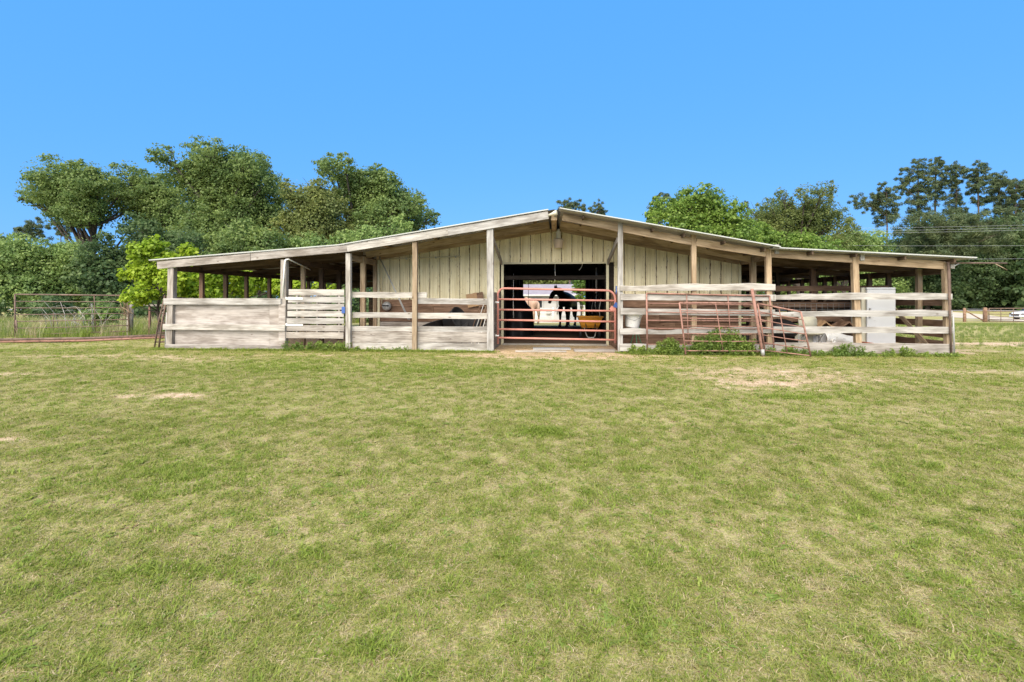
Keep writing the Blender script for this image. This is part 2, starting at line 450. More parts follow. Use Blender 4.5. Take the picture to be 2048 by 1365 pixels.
# ---------------------------------------------------------------- grass (instanced tufts)
def blades(n, h0, h1, w, spread, lean, seed, seg=2):
    r = random.Random(seed); vs, fs = [], []
    for _ in range(n):
        a = r.uniform(0, 6.283); d = spread * math.sqrt(r.random())
        bx, by = d * math.cos(a), d * math.sin(a)
        t = r.uniform(0, 6.283); h = r.uniform(h0, h1); ln = r.uniform(.2, 1) * lean * h
        ww = w * r.uniform(.7, 1.3)
        ox, oy = math.cos(t + 1.57) * ww / 2, math.sin(t + 1.57) * ww / 2
        base = len(vs)
        for s in range(seg):
            q = s / seg; k = 1 - .35 * q
            cx, cy, cz = bx + math.cos(t) * ln * q * q, by + math.sin(t) * ln * q * q, h * (q - .25 * q * q * lean)
            vs += [(cx - ox * k, cy - oy * k, cz), (cx + ox * k, cy + oy * k, cz)]
        vs.append((bx + math.cos(t) * ln, by + math.sin(t) * ln, h * (1 - .25 * lean)))
        for s in range(seg - 1):
            i = base + 2 * s; fs.append((i, i + 1, i + 3, i + 2))
        i = base + 2 * (seg - 1); fs.append((i, i + 1, i + 2))
    return vs, fs
def grass_mat():
    m = bpy.data.materials.new('grass_blades'); m.use_nodes = True
    nt = m.node_tree; nt.nodes.clear()
    out = nd(nt, 'ShaderNodeOutputMaterial')
    oi = nd(nt, 'ShaderNodeObjectInfo')
    geo = nd(nt, 'ShaderNodeNewGeometry')
    ad = nd(nt, 'ShaderNodeMath', operation='ADD'); nt.links.new(oi.outputs['Random'], ad.inputs[0]); nt.links.new(geo.outputs['Random Per Island'], ad.inputs[1])
    hf = nd(nt, 'ShaderNodeMath', operation='MULTIPLY'); nt.links.new(ad.outputs[0], hf.inputs[0]); hf.inputs[1].default_value = .5
    col = meadow_color(nt, hf.outputs[0])
    d = nd(nt, 'ShaderNodeBsdfDiffuse'); t = nd(nt, 'ShaderNodeBsdfTranslucent')
    nt.links.new(col, d.inputs[0]); nt.links.new(col, t.inputs[0])
    mx = nd(nt, 'ShaderNodeMixShader'); mx.inputs[0].default_value = .4
    nt.links.new(d.outputs[0], mx.inputs[1]); nt.links.new(t.outputs[0], mx.inputs[2]); nt.links.new(mx.outputs[0], out.inputs[0])
    return m
M_GRASS = grass_mat()
def leaf_mat_like(name, c): return leaf_mat(name, *c, .4)
M_STRAW = leaf_mat_like('straw_blades', ((.36, .28, .16), (.51, .415, .26), (.66, .57, .40)))
M_FRESH = leaf_mat_like('fresh_grass', ((.15, .22, .028), (.225, .305, .048), (.31, .37, .09)))
M_TALL = leaf_mat_like('tall_grass', ((.14, .21, .05), (.22, .28, .08), (.36, .37, .15)))
def tuft_collection(name, specs):
    col = bpy.data.collections.new(name)
    for i, (args, mat) in enumerate(specs):
        vs, fs = blades(*args, seed=100 + i)
        me = bpy.data.meshes.new(name); me.from_pydata(vs, [], fs); me.materials.append(mat)
        col.objects.link(bpy.data.objects.new(name, me))
    return col
def scatter(name, pts, scales, kinds, col, label, cat):
    me = bpy.data.meshes.new(name)
    me.from_pydata(pts, [], [])
    a = me.attributes.new('sc', 'FLOAT', 'POINT'); a.data.foreach_set('value', scales)
    a = me.attributes.new('kd', 'INT', 'POINT'); a.data.foreach_set('value', kinds)
    o = bpy.data.objects.new(name, me); put(o, Matrix.Identity(4))
    ng = bpy.data.node_groups.new(name, 'GeometryNodeTree')
    ng.interface.new_socket('Geometry', in_out='INPUT', socket_type='NodeSocketGeometry')
    ng.interface.new_socket('Geometry', in_out='OUTPUT', socket_type='NodeSocketGeometry')
    gi, go = ng.nodes.new('NodeGroupInput'), ng.nodes.new('NodeGroupOutput')
    ip = ng.nodes.new('GeometryNodeInstanceOnPoints'); ci = ng.nodes.new('GeometryNodeCollectionInfo')
    ci.inputs[0].default_value = col; ci.inputs[1].default_value = True; ci.inputs[2].default_value = True
    ip.inputs['Pick Instance'].default_value = True
    def named(n, t):
        q = ng.nodes.new('GeometryNodeInputNamedAttribute'); q.data_type = t; q.inputs[0].default_value = n
        return q.outputs['Attribute']
    rv = ng.nodes.new('FunctionNodeRandomValue'); rv.data_type = 'FLOAT_VECTOR'
    rv.inputs[0].default_value = (-.12, -.12, 0); rv.inputs[1].default_value = (.12, .12, 6.283)
    L = ng.links.new
    L(gi.outputs[0], ip.inputs['Points']); L(ci.outputs[0], ip.inputs['Instance'])
    L(named('kd', 'INT'), ip.inputs['Instance Index']); L(rv.outputs[0], ip.inputs['Rotation']); L(named('sc', 'FLOAT'), ip.inputs['Scale'])
    L(ip.outputs[0], go.inputs[0])
    md = o.modifiers.new('scatter', 'NODES'); md.node_group = ng
    return tag(o, label, cat, kind='stuff')
M_CLOD = leaf_mat('soil_clods', (.10, .065, .04), (.17, .115, .075), (.26, .18, .12), .05)
tufts = tuft_collection('grass_tuft', [
    ((26, .010, .032, .0042, .075, 1.7), M_GRASS), ((28, .012, .038, .0040, .085, 1.9), M_GRASS), ((22, .010, .028, .0050, .065, 2.2), M_GRASS),
    ((30, .012, .034, .0038, .095, 2.4), M_GRASS), ((26, .006, .018, .0036, .09, 4.2), M_STRAW), ((20, .006, .020, .0040, .10, 3.6), M_STRAW),
    ((30, .022, .058, .0052, .07, 1.1), M_FRESH), ((20, .014, .036, .0085, .06, 1.5), M_FRESH),
    ((12, .004, .014, .022, .05, 1.2), M_CLOD), ((11, .016, .034, .020, .03, 2.4), LEAF['weed'])])
pts, scs, kds = [], [], []
def in_view(x, y, m=.6):
    d = -x * .0798 + y * .9968; r = x * .9968 + y * .0798
    return d > .5 and abs(r) < d + m
GREENSPOT = [(3.55, 7.95, .62, .13), (-.1, 6.05, .35, .2), (2.9, 12.0, 2.2, .3), (-2.0, 9.9, 2.0, .8), (-5.5, 10.2, 2.5, .8), (5.6, 3.6, .8, .4), (-3.4, 4.6, 1.0, .6), (9.5, 11.5, 1.8, .6)]
GREENSPOT += [(rng.uniform(-1, 1) * yy, yy, rng.uniform(.06, .13), rng.uniform(.05, .10)) for yy in (2.6, 3.1, 3.7, 4.4, 5.1, 6.3, 7.1, 8.2, 9.0)]
for (y0, y1, dens) in ((1.6, 3.5, 1300), (3.5, 6.5, 750), (6.5, 10, 420), (10, 13.6, 240), (13.6, 20, 60)):
    w = y1 * 1.15 + 2.6
    n = int(dens * (y1 - y0) * 2 * w)
    X = nrng.uniform(-w, w, n); Y = nrng.uniform(y0, y1, n)
    for x, y in zip(X, Y):
        if not in_view(x, y, 2.2): continue
        if y > 12.85 and -10.45 < x < 9.5: continue
        q = .72 * noise.noise((x * 7.5, y * 7.5, 7)) + .14 * noise.noise((x * 2.4, y * 2.4, 9)); q2 = noise.noise((x * .5, y * .5, 1))
        dd = dirt(x, y)
        u = rng.random(); big = 1.0
        if dd > .15 and u < dd * 1.15:
            if u > dd * .25: continue
            k = 4 + (rng.random() < .5)
        else:
            k = rng.randrange(4)
            if q > .22 and rng.random() < .5: continue
            st = .35 + .75 * q + .20 * q2
            if rng.random() < st: k = 4 + rng.randrange(2)
            g = .06 + (.24 if q < -.28 else 0)
            big = 1.0 + max(0, -q) * .3
            for (gx, gy, rx, ry) in GREENSPOT:
                e = ((x - gx) / rx) ** 2 + ((y - gy) / ry) ** 2
                if e < 1.3:
                    small = rx < 1 and ry < .3
                    g = max(g, .8 * (1.25 - e) if small else .3 * (1.3 - e))
                    if small: big = max(big, 1.12)
            if rng.random() < g: k = 6 + (rng.random() < .4)
        if rng.random() < .03: k = 8 if rng.random() < .55 else 9
        pts.append((x, y, gz(x, y) - .004)); scs.append(rng.uniform(.6, 1.15) * (1 + .035 * y) * big); kds.append(k)
for _ in range(2600):                                   # unmown fringe at the foot of the fences and posts
    x = rng.uniform(-10.6, 9.6)
    if -1.5 < x < 1.65: continue
    y = 12.99 - abs(rng.gauss(0, .09))
    pts.append((x, y, gz(x, y) - .004)); scs.append(rng.uniform(1.0, 2.6)); kds.append(rng.choice((0, 1, 3, 6, 6, 7, 4)))
scatter('grass', pts, scs, kds, tufts, 'short mixed green and straw pasture grass in front of the barn', 'grass')
tall = tuft_collection('tall_tuft', [((40, .25, .7, .012, .22, .5), M_TALL), ((36, .2, .55, .014, .25, .7), M_FRESH), ((30, .3, .85, .009, .2, .6), M_STRAW)])
pts, scs, kds = [], [], []
for _ in range(5200):
    x = rng.uniform(-46, -11.6); y = rng.uniform(17.6, 40)
    if not in_view(x, y, 2) or (x > -14.5 and y < 19): continue
    pts.append((x, y, gz(x, y) - .02)); scs.append(rng.uniform(.5, 1.15)); kds.append(rng.choice((0, 0, 1, 1, 1, 2) if noise.noise((x * .3, y * .3, 2)) < .25 else (0, 1, 2)))
scatter('tall_grass', pts, scs, kds, tall, 'rank tall grass and weeds behind the rusty gate at left', 'tall grass')
pts, scs, kds = [], [], []
for _ in range(16000):
    x = rng.uniform(9.8, 48); y = rng.uniform(15.5, 48)
    if not in_view(x, y, 1) or dirt(x, y) > .35: continue
    pts.append((x, y, gz(x, y))); scs.append(rng.uniform(.16, .32)); kds.append(rng.choice((0, 0, 1)))
scatter('lawn', pts, scs, kds, tall, 'mown green lawn between the barn and the far right gate', 'lawn')

# ---------------------------------------------------------------- barn
barn = thing('horse_barn', 'long low barn with cream metal front, plank posts and open sheds on both sides', 'barn', (0, 19, 0))
YF, YW, YB = 13.1, 15.2, 25.2
roof = mesh_obj('roof', [(-.32, 13.25, 3.62), (.02, 13.25, 3.67), (.36, 13.25, 3.60), (-.32, 25.6, 3.62), (.02, 25.6, 3.67), (.36, 25.6, 3.60)],
                [(0, 1, 4, 3), (1, 2, 5, 4)], M_ROOF, barn)      # the ridge cap, carrying the sheets
def roof_z(x):
    if x < -5.46: return 2.41 + (x + 10.86) / 5.40 * .37
    if x < .02: return 2.78 + (x + 5.46) / 5.32 * .84
    if x < 5.34: return 3.585 - (x - .17) / 5.0 * .965
    return 2.60 - (x - 5.30) / 4.52 * .29
# roof sheets, ribs running down the slope
def roof_sheet(x0, z0, x1, z1, y0, w):
    prof = []
    n = 4
    for i in range(n):
        a = w * i / n
        prof += [(a, 0), (a + w / n * .55, 0), (a + w / n * .66, .022), (a + w / n * .88, .022)]
    prof.append((w, 0))
    L = len(prof); vs = []
    d = Vector((x1 - x0, 0, z1 - z0)); nrm = Vector((-d.z, 0, d.x)).normalized()
    if nrm.z < 0: nrm = -nrm
    cx = Vector(((x0 + x1) / 2, y0, (z0 + z1) / 2))
    for th in (0, -.012):
        for P in (Vector((x0, y0, z0)), Vector((x1, y0, z1))):
            for (b, h) in prof:
                vs.append(P + Vector((0, b, 0)) + nrm * (h + th) - cx)
    fs = []
    for i in range(L - 1):
        fs.append((i, i + 1, L + i + 1, L + i)); fs.append((2 * L + i, 3 * L + i, 3 * L + i + 1, 2 * L + i + 1))
        fs.append((i, 2 * L + i, 2 * L + i + 1, i + 1)); fs.append((L + i, L + i + 1, 3 * L + i + 1, 3 * L + i))
    fs.append((0, L, 3 * L, 2 * L)); fs.append((L - 1, 3 * L - 1, 4 * L - 1, 2 * L - 1))
    return mesh_obj('roof_sheet', vs, fs, M_ROOF, roof, Matrix.Translation(cx))
def roof_run(x0, x1, ya, yb, dz0, dz1, lift=0):
    n = int(round((yb - ya) / .92)); w = (yb - ya) / n
    for i in range(n):
        j = rng.uniform(-.004, .004)
        roof_sheet(x0, dz0 + j, x1, dz1 + j, ya + i * w + .001 * (i % 2), w * 1.005)
roof_run(-10.85, -5.40, 12.98, 25.6, 2.40, 2.778)
roof_run(-5.56, -.12, 12.97, 25.6, 2.768, 3.61)
roof_run(.16, 5.40, 12.66, 25.6, 3.59, 2.592)
roof_run(5.26, 9.84, 12.76, 25.6, 2.585, 2.31)
# front rafters
for (x0, z0, x1, z1, y) in ((-10.85, 2.41, -5.42, 2.788, 12.965), (-5.56, 2.78, -.12, 3.62, 12.955), (.16, 3.60, 5.40, 2.602, 12.645), (5.26, 2.597, 9.84, 2.322, 12.745)):
    board('drip_edge', (x0, y, z0), (x1, y, z1), .024, .016, M_TRIM, roof, .001)
board('ridge_beam', (.03, 13.04, 3.46), (.03, 25.3, 3.46), .20, .14, M_TAN, barn, .003, 4)
def raf(name, x0, z0, x1, z1, y, h, mat, th=.045): return board(name, (x0, y, z0), (x1, y, z1), h, th, mat, barn, .004)
raf('fascia_board', -10.62, 2.27, -8.0, 2.475, YF - .10, .19, M_GRAY)
raf('fascia_board', -7.99, 2.476, -5.37, 2.685, YF - .10, .19, M_GRAY)
raf('fascia_board', -5.36, 2.69, -2.7, 3.085, YF - .10, .195, M_PALE)
raf('fascia_board', -2.69, 3.085, -.12, 3.485, YF - .10, .195, M_PALE)
raf('fascia_board', .24, 3.45, 1.66, 3.15, YF - .02, .19, M_TAN)
raf('fascia_board', 1.72, 3.14, 3.47, 2.785, YF - .02, .185, M_TAN)
raf('fascia_board', 3.56, 2.77, 5.24, 2.49, YF - .02, .185, M_TAN)
raf('fascia_board', 5.36, 2.475, 7.26, 2.33, YF - .02, .185, M_TAN)
raf('fascia_board', 7.38, 2.315, 9.40, 2.16, YF - .02, .195, M_TAN)
for y in (14.2, 15.05, 17.2, 19.2, 21.2, 23.2, 25.1):
    for (a, b, c_, d_) in ((-10.5, 2.27, -5.4, 2.62), (-5.3, 2.62, -.1, 3.42), (.2, 3.42, 5.3, 2.43), (5.4, 2.43, 9.5, 2.16)):
        raf('rafter', a, b, c_, d_, y, .18, M_SHADEW if abs(a) > 5.35 or y > 15.1 else M_TAN)  # rafters deeper under the roof take the lumber with shade in its colour
# purlins carrying the sheets, their ends showing under the right eave
for x in (-10.3, -8.9, -7.5, -6.1, -4.7, -3.3, -1.9, -.5):
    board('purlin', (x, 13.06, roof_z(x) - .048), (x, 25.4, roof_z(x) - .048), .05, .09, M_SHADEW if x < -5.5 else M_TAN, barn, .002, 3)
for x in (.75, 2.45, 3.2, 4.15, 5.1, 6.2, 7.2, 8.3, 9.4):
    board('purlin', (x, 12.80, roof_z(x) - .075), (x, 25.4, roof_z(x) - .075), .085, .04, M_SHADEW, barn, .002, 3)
# posts
def post(x, y, zt, w, mat, lean=0.0, z0=None, d=None, nm='post'):
    zb = (gz(x, y) - .05) if z0 is None else z0
    return board(nm, (x, y, zb), (x + lean, y, zt), d or w, w, mat, barn, .003, 5, up=(0, 1, 0))
post(-10.33, YF, 2.20, .165, M_GRAY, .06)
post(-7.13, YF, 2.40, .155, M_GRAY, .02)
post(-5.36, YF, 2.56, .125, M_PALE)
post(-3.59, YF, 2.92, .12, M_TAN, .01)
post(-1.60, YF, 3.21, .165, M_PALE, -.01)
post(1.69, YF, 3.32, .12, M_PALE)
post(3.50, YF, 3.02, .115, M_TAN, -.01)
post(5.33, YF, 2.62, .125, M_TAN, -.05)
post(7.40, YF, 2.46, .135, M_TAN, -.09)
post(9.46, YF, 2.24, .12, M_TAN, -.07)
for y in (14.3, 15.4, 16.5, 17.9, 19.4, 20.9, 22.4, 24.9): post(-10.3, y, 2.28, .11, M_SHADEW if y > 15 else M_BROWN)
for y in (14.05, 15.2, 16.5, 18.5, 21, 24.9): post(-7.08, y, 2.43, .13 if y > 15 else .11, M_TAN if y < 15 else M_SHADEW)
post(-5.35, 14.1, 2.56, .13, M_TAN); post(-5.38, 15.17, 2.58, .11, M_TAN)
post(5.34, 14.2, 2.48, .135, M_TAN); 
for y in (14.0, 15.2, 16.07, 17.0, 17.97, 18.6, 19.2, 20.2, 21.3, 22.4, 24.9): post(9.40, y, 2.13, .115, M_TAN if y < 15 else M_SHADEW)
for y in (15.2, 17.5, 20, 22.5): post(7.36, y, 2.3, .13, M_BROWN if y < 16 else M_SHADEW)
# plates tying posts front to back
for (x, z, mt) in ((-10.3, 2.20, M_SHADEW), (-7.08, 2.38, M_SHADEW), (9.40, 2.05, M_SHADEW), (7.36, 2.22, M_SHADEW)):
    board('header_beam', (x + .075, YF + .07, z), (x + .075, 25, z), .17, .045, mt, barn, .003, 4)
board('header_beam', (-5.36, YF + .08, 2.46), (-5.36, 15.1, 2.46), .16, .045, M_TAN, barn)
board('header_beam', (5.36, YF + .08, 2.42), (5.36, 15.1, 2.42), .16, .045, M_TAN, barn)
board('knee_brace', (-1.55, YF + .09, 2.92), (-1.52, YW - .06, 2.43), .13, .045, M_GRAY, barn)
board('knee_brace', (1.64, YF + .09, 2.86), (1.60, YW - .06, 2.43), .15, .045, M_GRAY, barn)
for x, z in ((5.47, 2.61), (7.46, 2.43), (9.5, 2.22)):
    board('beam_block', (x, YF - .06, z + .08), (x, YF - .06, z - .14), .07, .09, M_PALE, barn, .002, 2, up=(0, 1, 0))
# front wall of cream steel sheets
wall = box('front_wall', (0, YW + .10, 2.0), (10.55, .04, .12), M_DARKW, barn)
def wall_top(x): return min(roof_z(x) - .20, 3.44)
def ribbed(x0, x1, zb, parent):
    w = x1 - x0; cx = (x0 + x1) / 2
    prof = [(0, 0), (.012, -.022), (.03, -.022), (.042, 0)]
    for q in (.30, .52, .74): prof += [(w * q - .012, 0), (w * q - .006, -.007), (w * q + .006, -.007), (w * q + .012, 0)]
    prof.append((w - .008, 0))
    vs, n = [], len(prof)
    zc = 1.8; jy = rng.uniform(-.004, .004)
    for zz in (0, .5, 1):
        for (a, d) in prof:
            zt = wall_top(x0 + a); z = zb + (zt - zb) * zz
            vs.append((x0 + a - cx, d + jy, z - zc))
    fs = []
    for r_ in range(2):
        for i in range(n - 1):
            fs.append((r_ * n + i, r_ * n + i + 1, (r_ + 1) * n + i + 1, (r_ + 1) * n + i))
    return mesh_obj('wall_panel', vs, fs, M_CREAM, parent, Matrix.Translation((cx, YW, zc)))
pw = .305
x = -5.24
while x < 5.30:
    x1 = min(x + pw, 5.33)
    zb = 1.30 if (x1 < -1.46 or x > 1.52) else 2.44
    ribbed(x, x1, zb, wall)
    x = x1
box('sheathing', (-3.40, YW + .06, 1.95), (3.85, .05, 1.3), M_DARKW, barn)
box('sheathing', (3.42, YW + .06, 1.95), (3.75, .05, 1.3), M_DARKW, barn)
# door trim
box('door_trim', (-1.50, YW - .035, 1.22), (.075, .05, 2.44), M_CREAM1, barn)
box('door_trim', (1.59, YW - .035, 1.22), (.075, .05, 2.44), M_CREAM1, barn)
box('door_trim', (.045, YW - .04, 2.425), (3.10, .05, .05), M_CREAM1, barn)
box('corner_trim', (-5.27, YW - .03, 1.32), (.07, .06, 2.55), M_CREAM1, barn)
box('corner_trim', (5.34, YW - .03, 1.32), (.07, .06, 2.5), M_CREAM1, barn)
# plank wainscot below the steel
for sx0, sx1 in ((-5.23, -1.56), (1.65, 5.30)):
    for k in range(6):
        z = .115 + k * .225
        xm = sx0 + (sx1 - sx0) * rng.uniform(.35, .65)
        mt = M_BROWN if (sx0 > 0 or k > 2) else (M_GRAY if k < 1 else M_BUFF if k == 2 else M_BROWN)
        if mt is M_BUFF: mt = M_GRAY
        board('wainscot_plank', (sx0, YW - .012, z), (xm - .003, YW - .012, z), .215, .03, mt, wall, .003)
        board('wainscot_plank', (xm + .003, YW - .015, z), (sx1, YW - .015, z), .215, .03, mt, wall, .003)
# plank sides of the entry bay
for sx in (-1.58, 1.70):
    for k in range(7):
        board('entry_plank', (sx, YF + .1, .12 + k * .22), (sx, YW - .08, .12 + k * .22), .205, .035, M_GRAY if sx < 0 else M_BROWN, barn, .003)
# interior: floor, aisle walls, outer walls, rear wall with opening, loft ceiling
box('floor_slab', (0, 20.2, -.005), (10.4, 10.05, .11), M_EARTH, barn)
box('door_sill', (.04, YW - .1, .015), (3.05, .16, .07), M_CONC, barn)
for sx in (-1.62, 1.72):
    for k in range(9):
        if (sx > 0 and 4 < k < 7): continue
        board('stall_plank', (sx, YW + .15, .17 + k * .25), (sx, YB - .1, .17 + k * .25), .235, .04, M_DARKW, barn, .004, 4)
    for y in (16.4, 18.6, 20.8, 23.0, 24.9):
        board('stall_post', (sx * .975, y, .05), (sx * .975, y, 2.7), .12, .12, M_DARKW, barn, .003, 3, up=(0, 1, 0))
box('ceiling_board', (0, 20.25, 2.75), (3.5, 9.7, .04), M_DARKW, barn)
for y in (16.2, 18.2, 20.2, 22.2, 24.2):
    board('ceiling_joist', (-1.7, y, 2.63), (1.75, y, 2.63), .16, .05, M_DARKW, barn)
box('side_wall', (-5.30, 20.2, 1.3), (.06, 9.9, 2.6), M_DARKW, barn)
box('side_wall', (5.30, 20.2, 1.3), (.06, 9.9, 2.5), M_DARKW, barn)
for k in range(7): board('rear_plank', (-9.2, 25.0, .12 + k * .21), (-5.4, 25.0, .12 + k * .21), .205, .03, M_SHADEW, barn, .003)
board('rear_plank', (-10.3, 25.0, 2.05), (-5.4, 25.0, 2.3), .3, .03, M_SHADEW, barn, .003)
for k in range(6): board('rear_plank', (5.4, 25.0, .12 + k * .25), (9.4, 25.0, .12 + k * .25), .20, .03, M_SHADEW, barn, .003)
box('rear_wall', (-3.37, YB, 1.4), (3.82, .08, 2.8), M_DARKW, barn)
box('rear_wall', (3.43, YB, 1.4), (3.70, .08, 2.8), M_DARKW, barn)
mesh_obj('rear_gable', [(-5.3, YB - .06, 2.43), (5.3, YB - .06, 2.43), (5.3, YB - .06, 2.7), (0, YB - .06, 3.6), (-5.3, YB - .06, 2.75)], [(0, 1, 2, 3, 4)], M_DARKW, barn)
box('rear_door_track', (.05, YB - .12, 2.36), (3.3, .05, .14), M_DARKW, barn)
for sx in (-1.20, 1.32): tube('rear_chain', [(sx, YB - .2, 2.4), (sx + .005, YB - .2, .9)], .012, M_BLACK, barn, 5)
# hanging cords and rope inside the door
tube('hanging_cord', [(.07, 16.0, 2.62), (.06, 16.0, 2.3), (.08, 16.0, 2.05), (.05, 16.0, 1.93)], .012, M_PVC, barn, 5)
tube('hanging_cord', [(.92, 15.9, 2.62), (.90, 15.9, 2.40), (.84, 15.9, 2.29), (.80, 15.9, 2.25)], .014, M_PVC, barn, 5)
tube('hanging_rope', [(-1.28, 16.6, 2.2), (-1.29, 16.6, 1.3), (-1.28, 16.6, .75)], .014, M_PVC, barn, 5)
tube('hanging_pipe', [(1.42, 17.0, 2.4), (1.42, 17.0, 1.55)], .03, M_GREYM, barn, 6)

# ---------------------------------------------------------------- board fences between the front posts
def fence(label, x0, x1, rows, y=13.02, wavrow=None):
    f = thing('board_fence', label, 'fence', ((x0 + x1) / 2, y, 0))
    for i, r_ in enumerate(rows):
        (zl, zr, h, mt) = r_[:4]
        a, b = (r_[4], r_[5]) if len(r_) > 4 else (x0, x1)
        wv = None
        if wavrow and i in wavrow:
            ph = wavrow[i]
            wv = lambda q, ph=ph, h=h: -.36 * h * math.exp(-((q - ph) / .10) ** 2) + .015 * math.sin(q * 17)
        board('board', (a, y - .004 * i, zl), (b, y - .004 * i, zr), h, .038, mt, f, .006, 12 if wv else None, wav=wv)
    return f
yL = YF - .09
fence('grey board fence with a longer top board, between the slatted gate and the next post', -5.29, -3.66,
      [(1.475, 1.455, .145, M_PALE, -5.29, -3.30), (.935, .935, .145, M_PALE), (.575, .575, .13, M_PALE), (.36, .355, .285, M_GRAY), (.115, .115, .18, M_PALE)], YF + .085)
fence('grey board fence bay left of the red tube gate', -3.62, -1.66,
      [(1.31, 1.29, .15, M_PALE), (.925, .92, .15, M_PALE), (.575, .575, .14, M_PALE), (.365, .365, .275, M_GRAY), (.12, .11, .19, M_PALE)], YF + .088)
fence('pale wavy-edged board fence bay behind the leaning rusty panels', 1.68, 5.42,
      [(1.645, 1.655, .165, M_PALE), (1.41, 1.39, .15, M_PALE), (1.05, 1.02, .155, M_PALE), (.545, .60, .145, M_PALE), (.15, .15, .18, M_PALE)], YF - .088, {0: .1, 3: .3})
fence('pale rough board fence along the front of the right shed', 5.36, 9.48,
      [(1.42, 1.42, .155, M_PALE), (1.00, 1.02, .145, M_PALE), (.605, .62, .15, M_PALE), (.145, .135, .31, M_GRAY)], YF - .092, {0: .04, 1: .06})
fence('brown rail fence across the right shed behind the stored clutter', 5.42, 9.34,
      [(1.66, 1.66, .15, M_BROWN), (1.20, 1.20, .15, M_BROWN), (.80, .80, .15, M_BROWN), (.40, .40, .15, M_BROWN)], 15.12)
sf = thing('board_fence', 'brown gapped board fence along the outer right side of the shed', 'fence', (9.4, 19, 0))
for k, z in enumerate((.25, .50, .76, 1.02, 1.28)):
    for y0, y1 in ((13.2, 16.05), (16.09, 20.2), (20.25, 24.9)):
        board('board', (9.49, y0, z), (9.49, y1, z + rng.uniform(-.02, .02)), .17, .03, M_BROWN, sf, .004)
board('brace', (9.30, 13.4, .1), (9.30, 15.0, 1.25), .11, .04, M_TAN, sf, .004)

pf = thing('plywood_barrier', 'grey weathered plywood barrier with three rails at the left end of the shed', 'barrier', (-8.7, 13.05, 0))
def sheet(x0, x1, z0, z1, y, mt): return board('plywood_sheet', (x0, y, (z0 + z1) / 2), (x1, y, (z0 + z1) / 2), z1 - z0, .018, mt, pf, .002, 3)
sheet(-10.22, -7.55, .08, 1.24, YF + .02, M_PLY)
sheet(-7.545, -7.24, .08, 1.24, YF + .024, M_PLY)
sheet(-7.235, -7.06, .10, 1.22, YF - .088, M_PLY)
board('rail', (-10.44, YF - .105, 1.295), (-7.16, YF - .105, 1.295), .165, .04, M_PALE, pf, .004)
board('rail', (-10.46, YF - .105, .615), (-7.04, YF - .112, .60), .155, .04, M_PALE, pf, .004)
board('rail', (-10.40, YF - .105, .075), (-7.06, YF - .105, .06), .14, .04, M_GRAY, pf, .004)
tube('corner_pipe', [(-10.47, YF - .02, .0), (-10.42, YF - .02, 1.0)], .025, M_GREYM, pf, 6)

# slatted wooden gate
sg = thing('slatted_gate', 'weathered wooden gate of seven horizontal slats with white hinge straps', 'gate', (-6.2, 12.98, .3))
ys_ = YF - .06
for k in range(7):
    z = 1.535 - k * .188; o = -.012 * k
    board('slat', (-6.97 + o, ys_, z), (-5.46 - .003 * k, ys_, z - .004), .150 + .012 * (k in (0, 6)), .025, M_PALE if k < 5 else M_GRAY, sg, .006)
for x in (-6.75, -6.2, -5.6): board('upright', (x, ys_ + .045, .34), (x, ys_ + .045, 1.6), .1, .035, M_GRAY, sg, .003, 3, up=(0, 1, 0))
for z in (1.37, .675):
    box('hinge_strap', (-6.80, ys_ - .02, z), (.44, .012, .05), M_PVC, sg)
    tube('hinge_pin', [(-7.03, ys_ - .015, z - .04), (-7.03, ys_ - .015, z + .04)], .022, M_PVC, sg, 6)
box('latch', (-5.47, ys_ - .03, 1.07), (.09, .03, .17), M_BLUE, sg, bev=.006)

# ---------------------------------------------------------------- red tube gate across the aisle
rg = thing('tube_gate', 'faded red six-bar tube gate closing the barn aisle', 'gate', (0, 13.6, .2))
yg = 13.62
xa, xb = -1.47, 1.63
def arc(cx, cz, r_, a0, a1, n=5): return [(cx + r_ * math.cos(a0 + (a1 - a0) * i / n), yg, cz + r_ * math.sin(a0 + (a1 - a0) * i / n)) for i in range(n + 1)]
zt0, zt1 = 1.645, 1.585
fr = [(xa, yg, .16)] + arc(xa + .17, zt0 - .17, .17, math.pi, math.pi / 2) + arc(xb - .22, zt1 - .22, .22, math.pi / 2, 0) + [(xb, yg, .2)]
tube('frame', fr, .028, M_RED, rg, 10)
for z0, z1 in ((1.355, 1.315), (1.075, 1.045), (.80, .765), (.555, .52), (.325, .285)):
    tube('rail', [(xa, yg, z0), (xb, yg, z1)], .025, M_RED, rg, 10)
box('gusset', (xb - .07, yg - .01, 1.10), (.14, .012, .11), M_RED, rg, ry=.7)
for z in (1.27, .38): tube('hinge', [(xa - .07, yg - .01, z), (xa + .03, yg - .01, z)], .026, M_PVC, rg, 6)
box('chain_latch', (xb + .015, yg - .03, 1.2), (.10, .04, .13), M_BLUE, rg, ry=.4)
box('chain_latch', (xb + .05, yg + .2, 1.60), (.03, .05, .22), M_BLUE, rg)

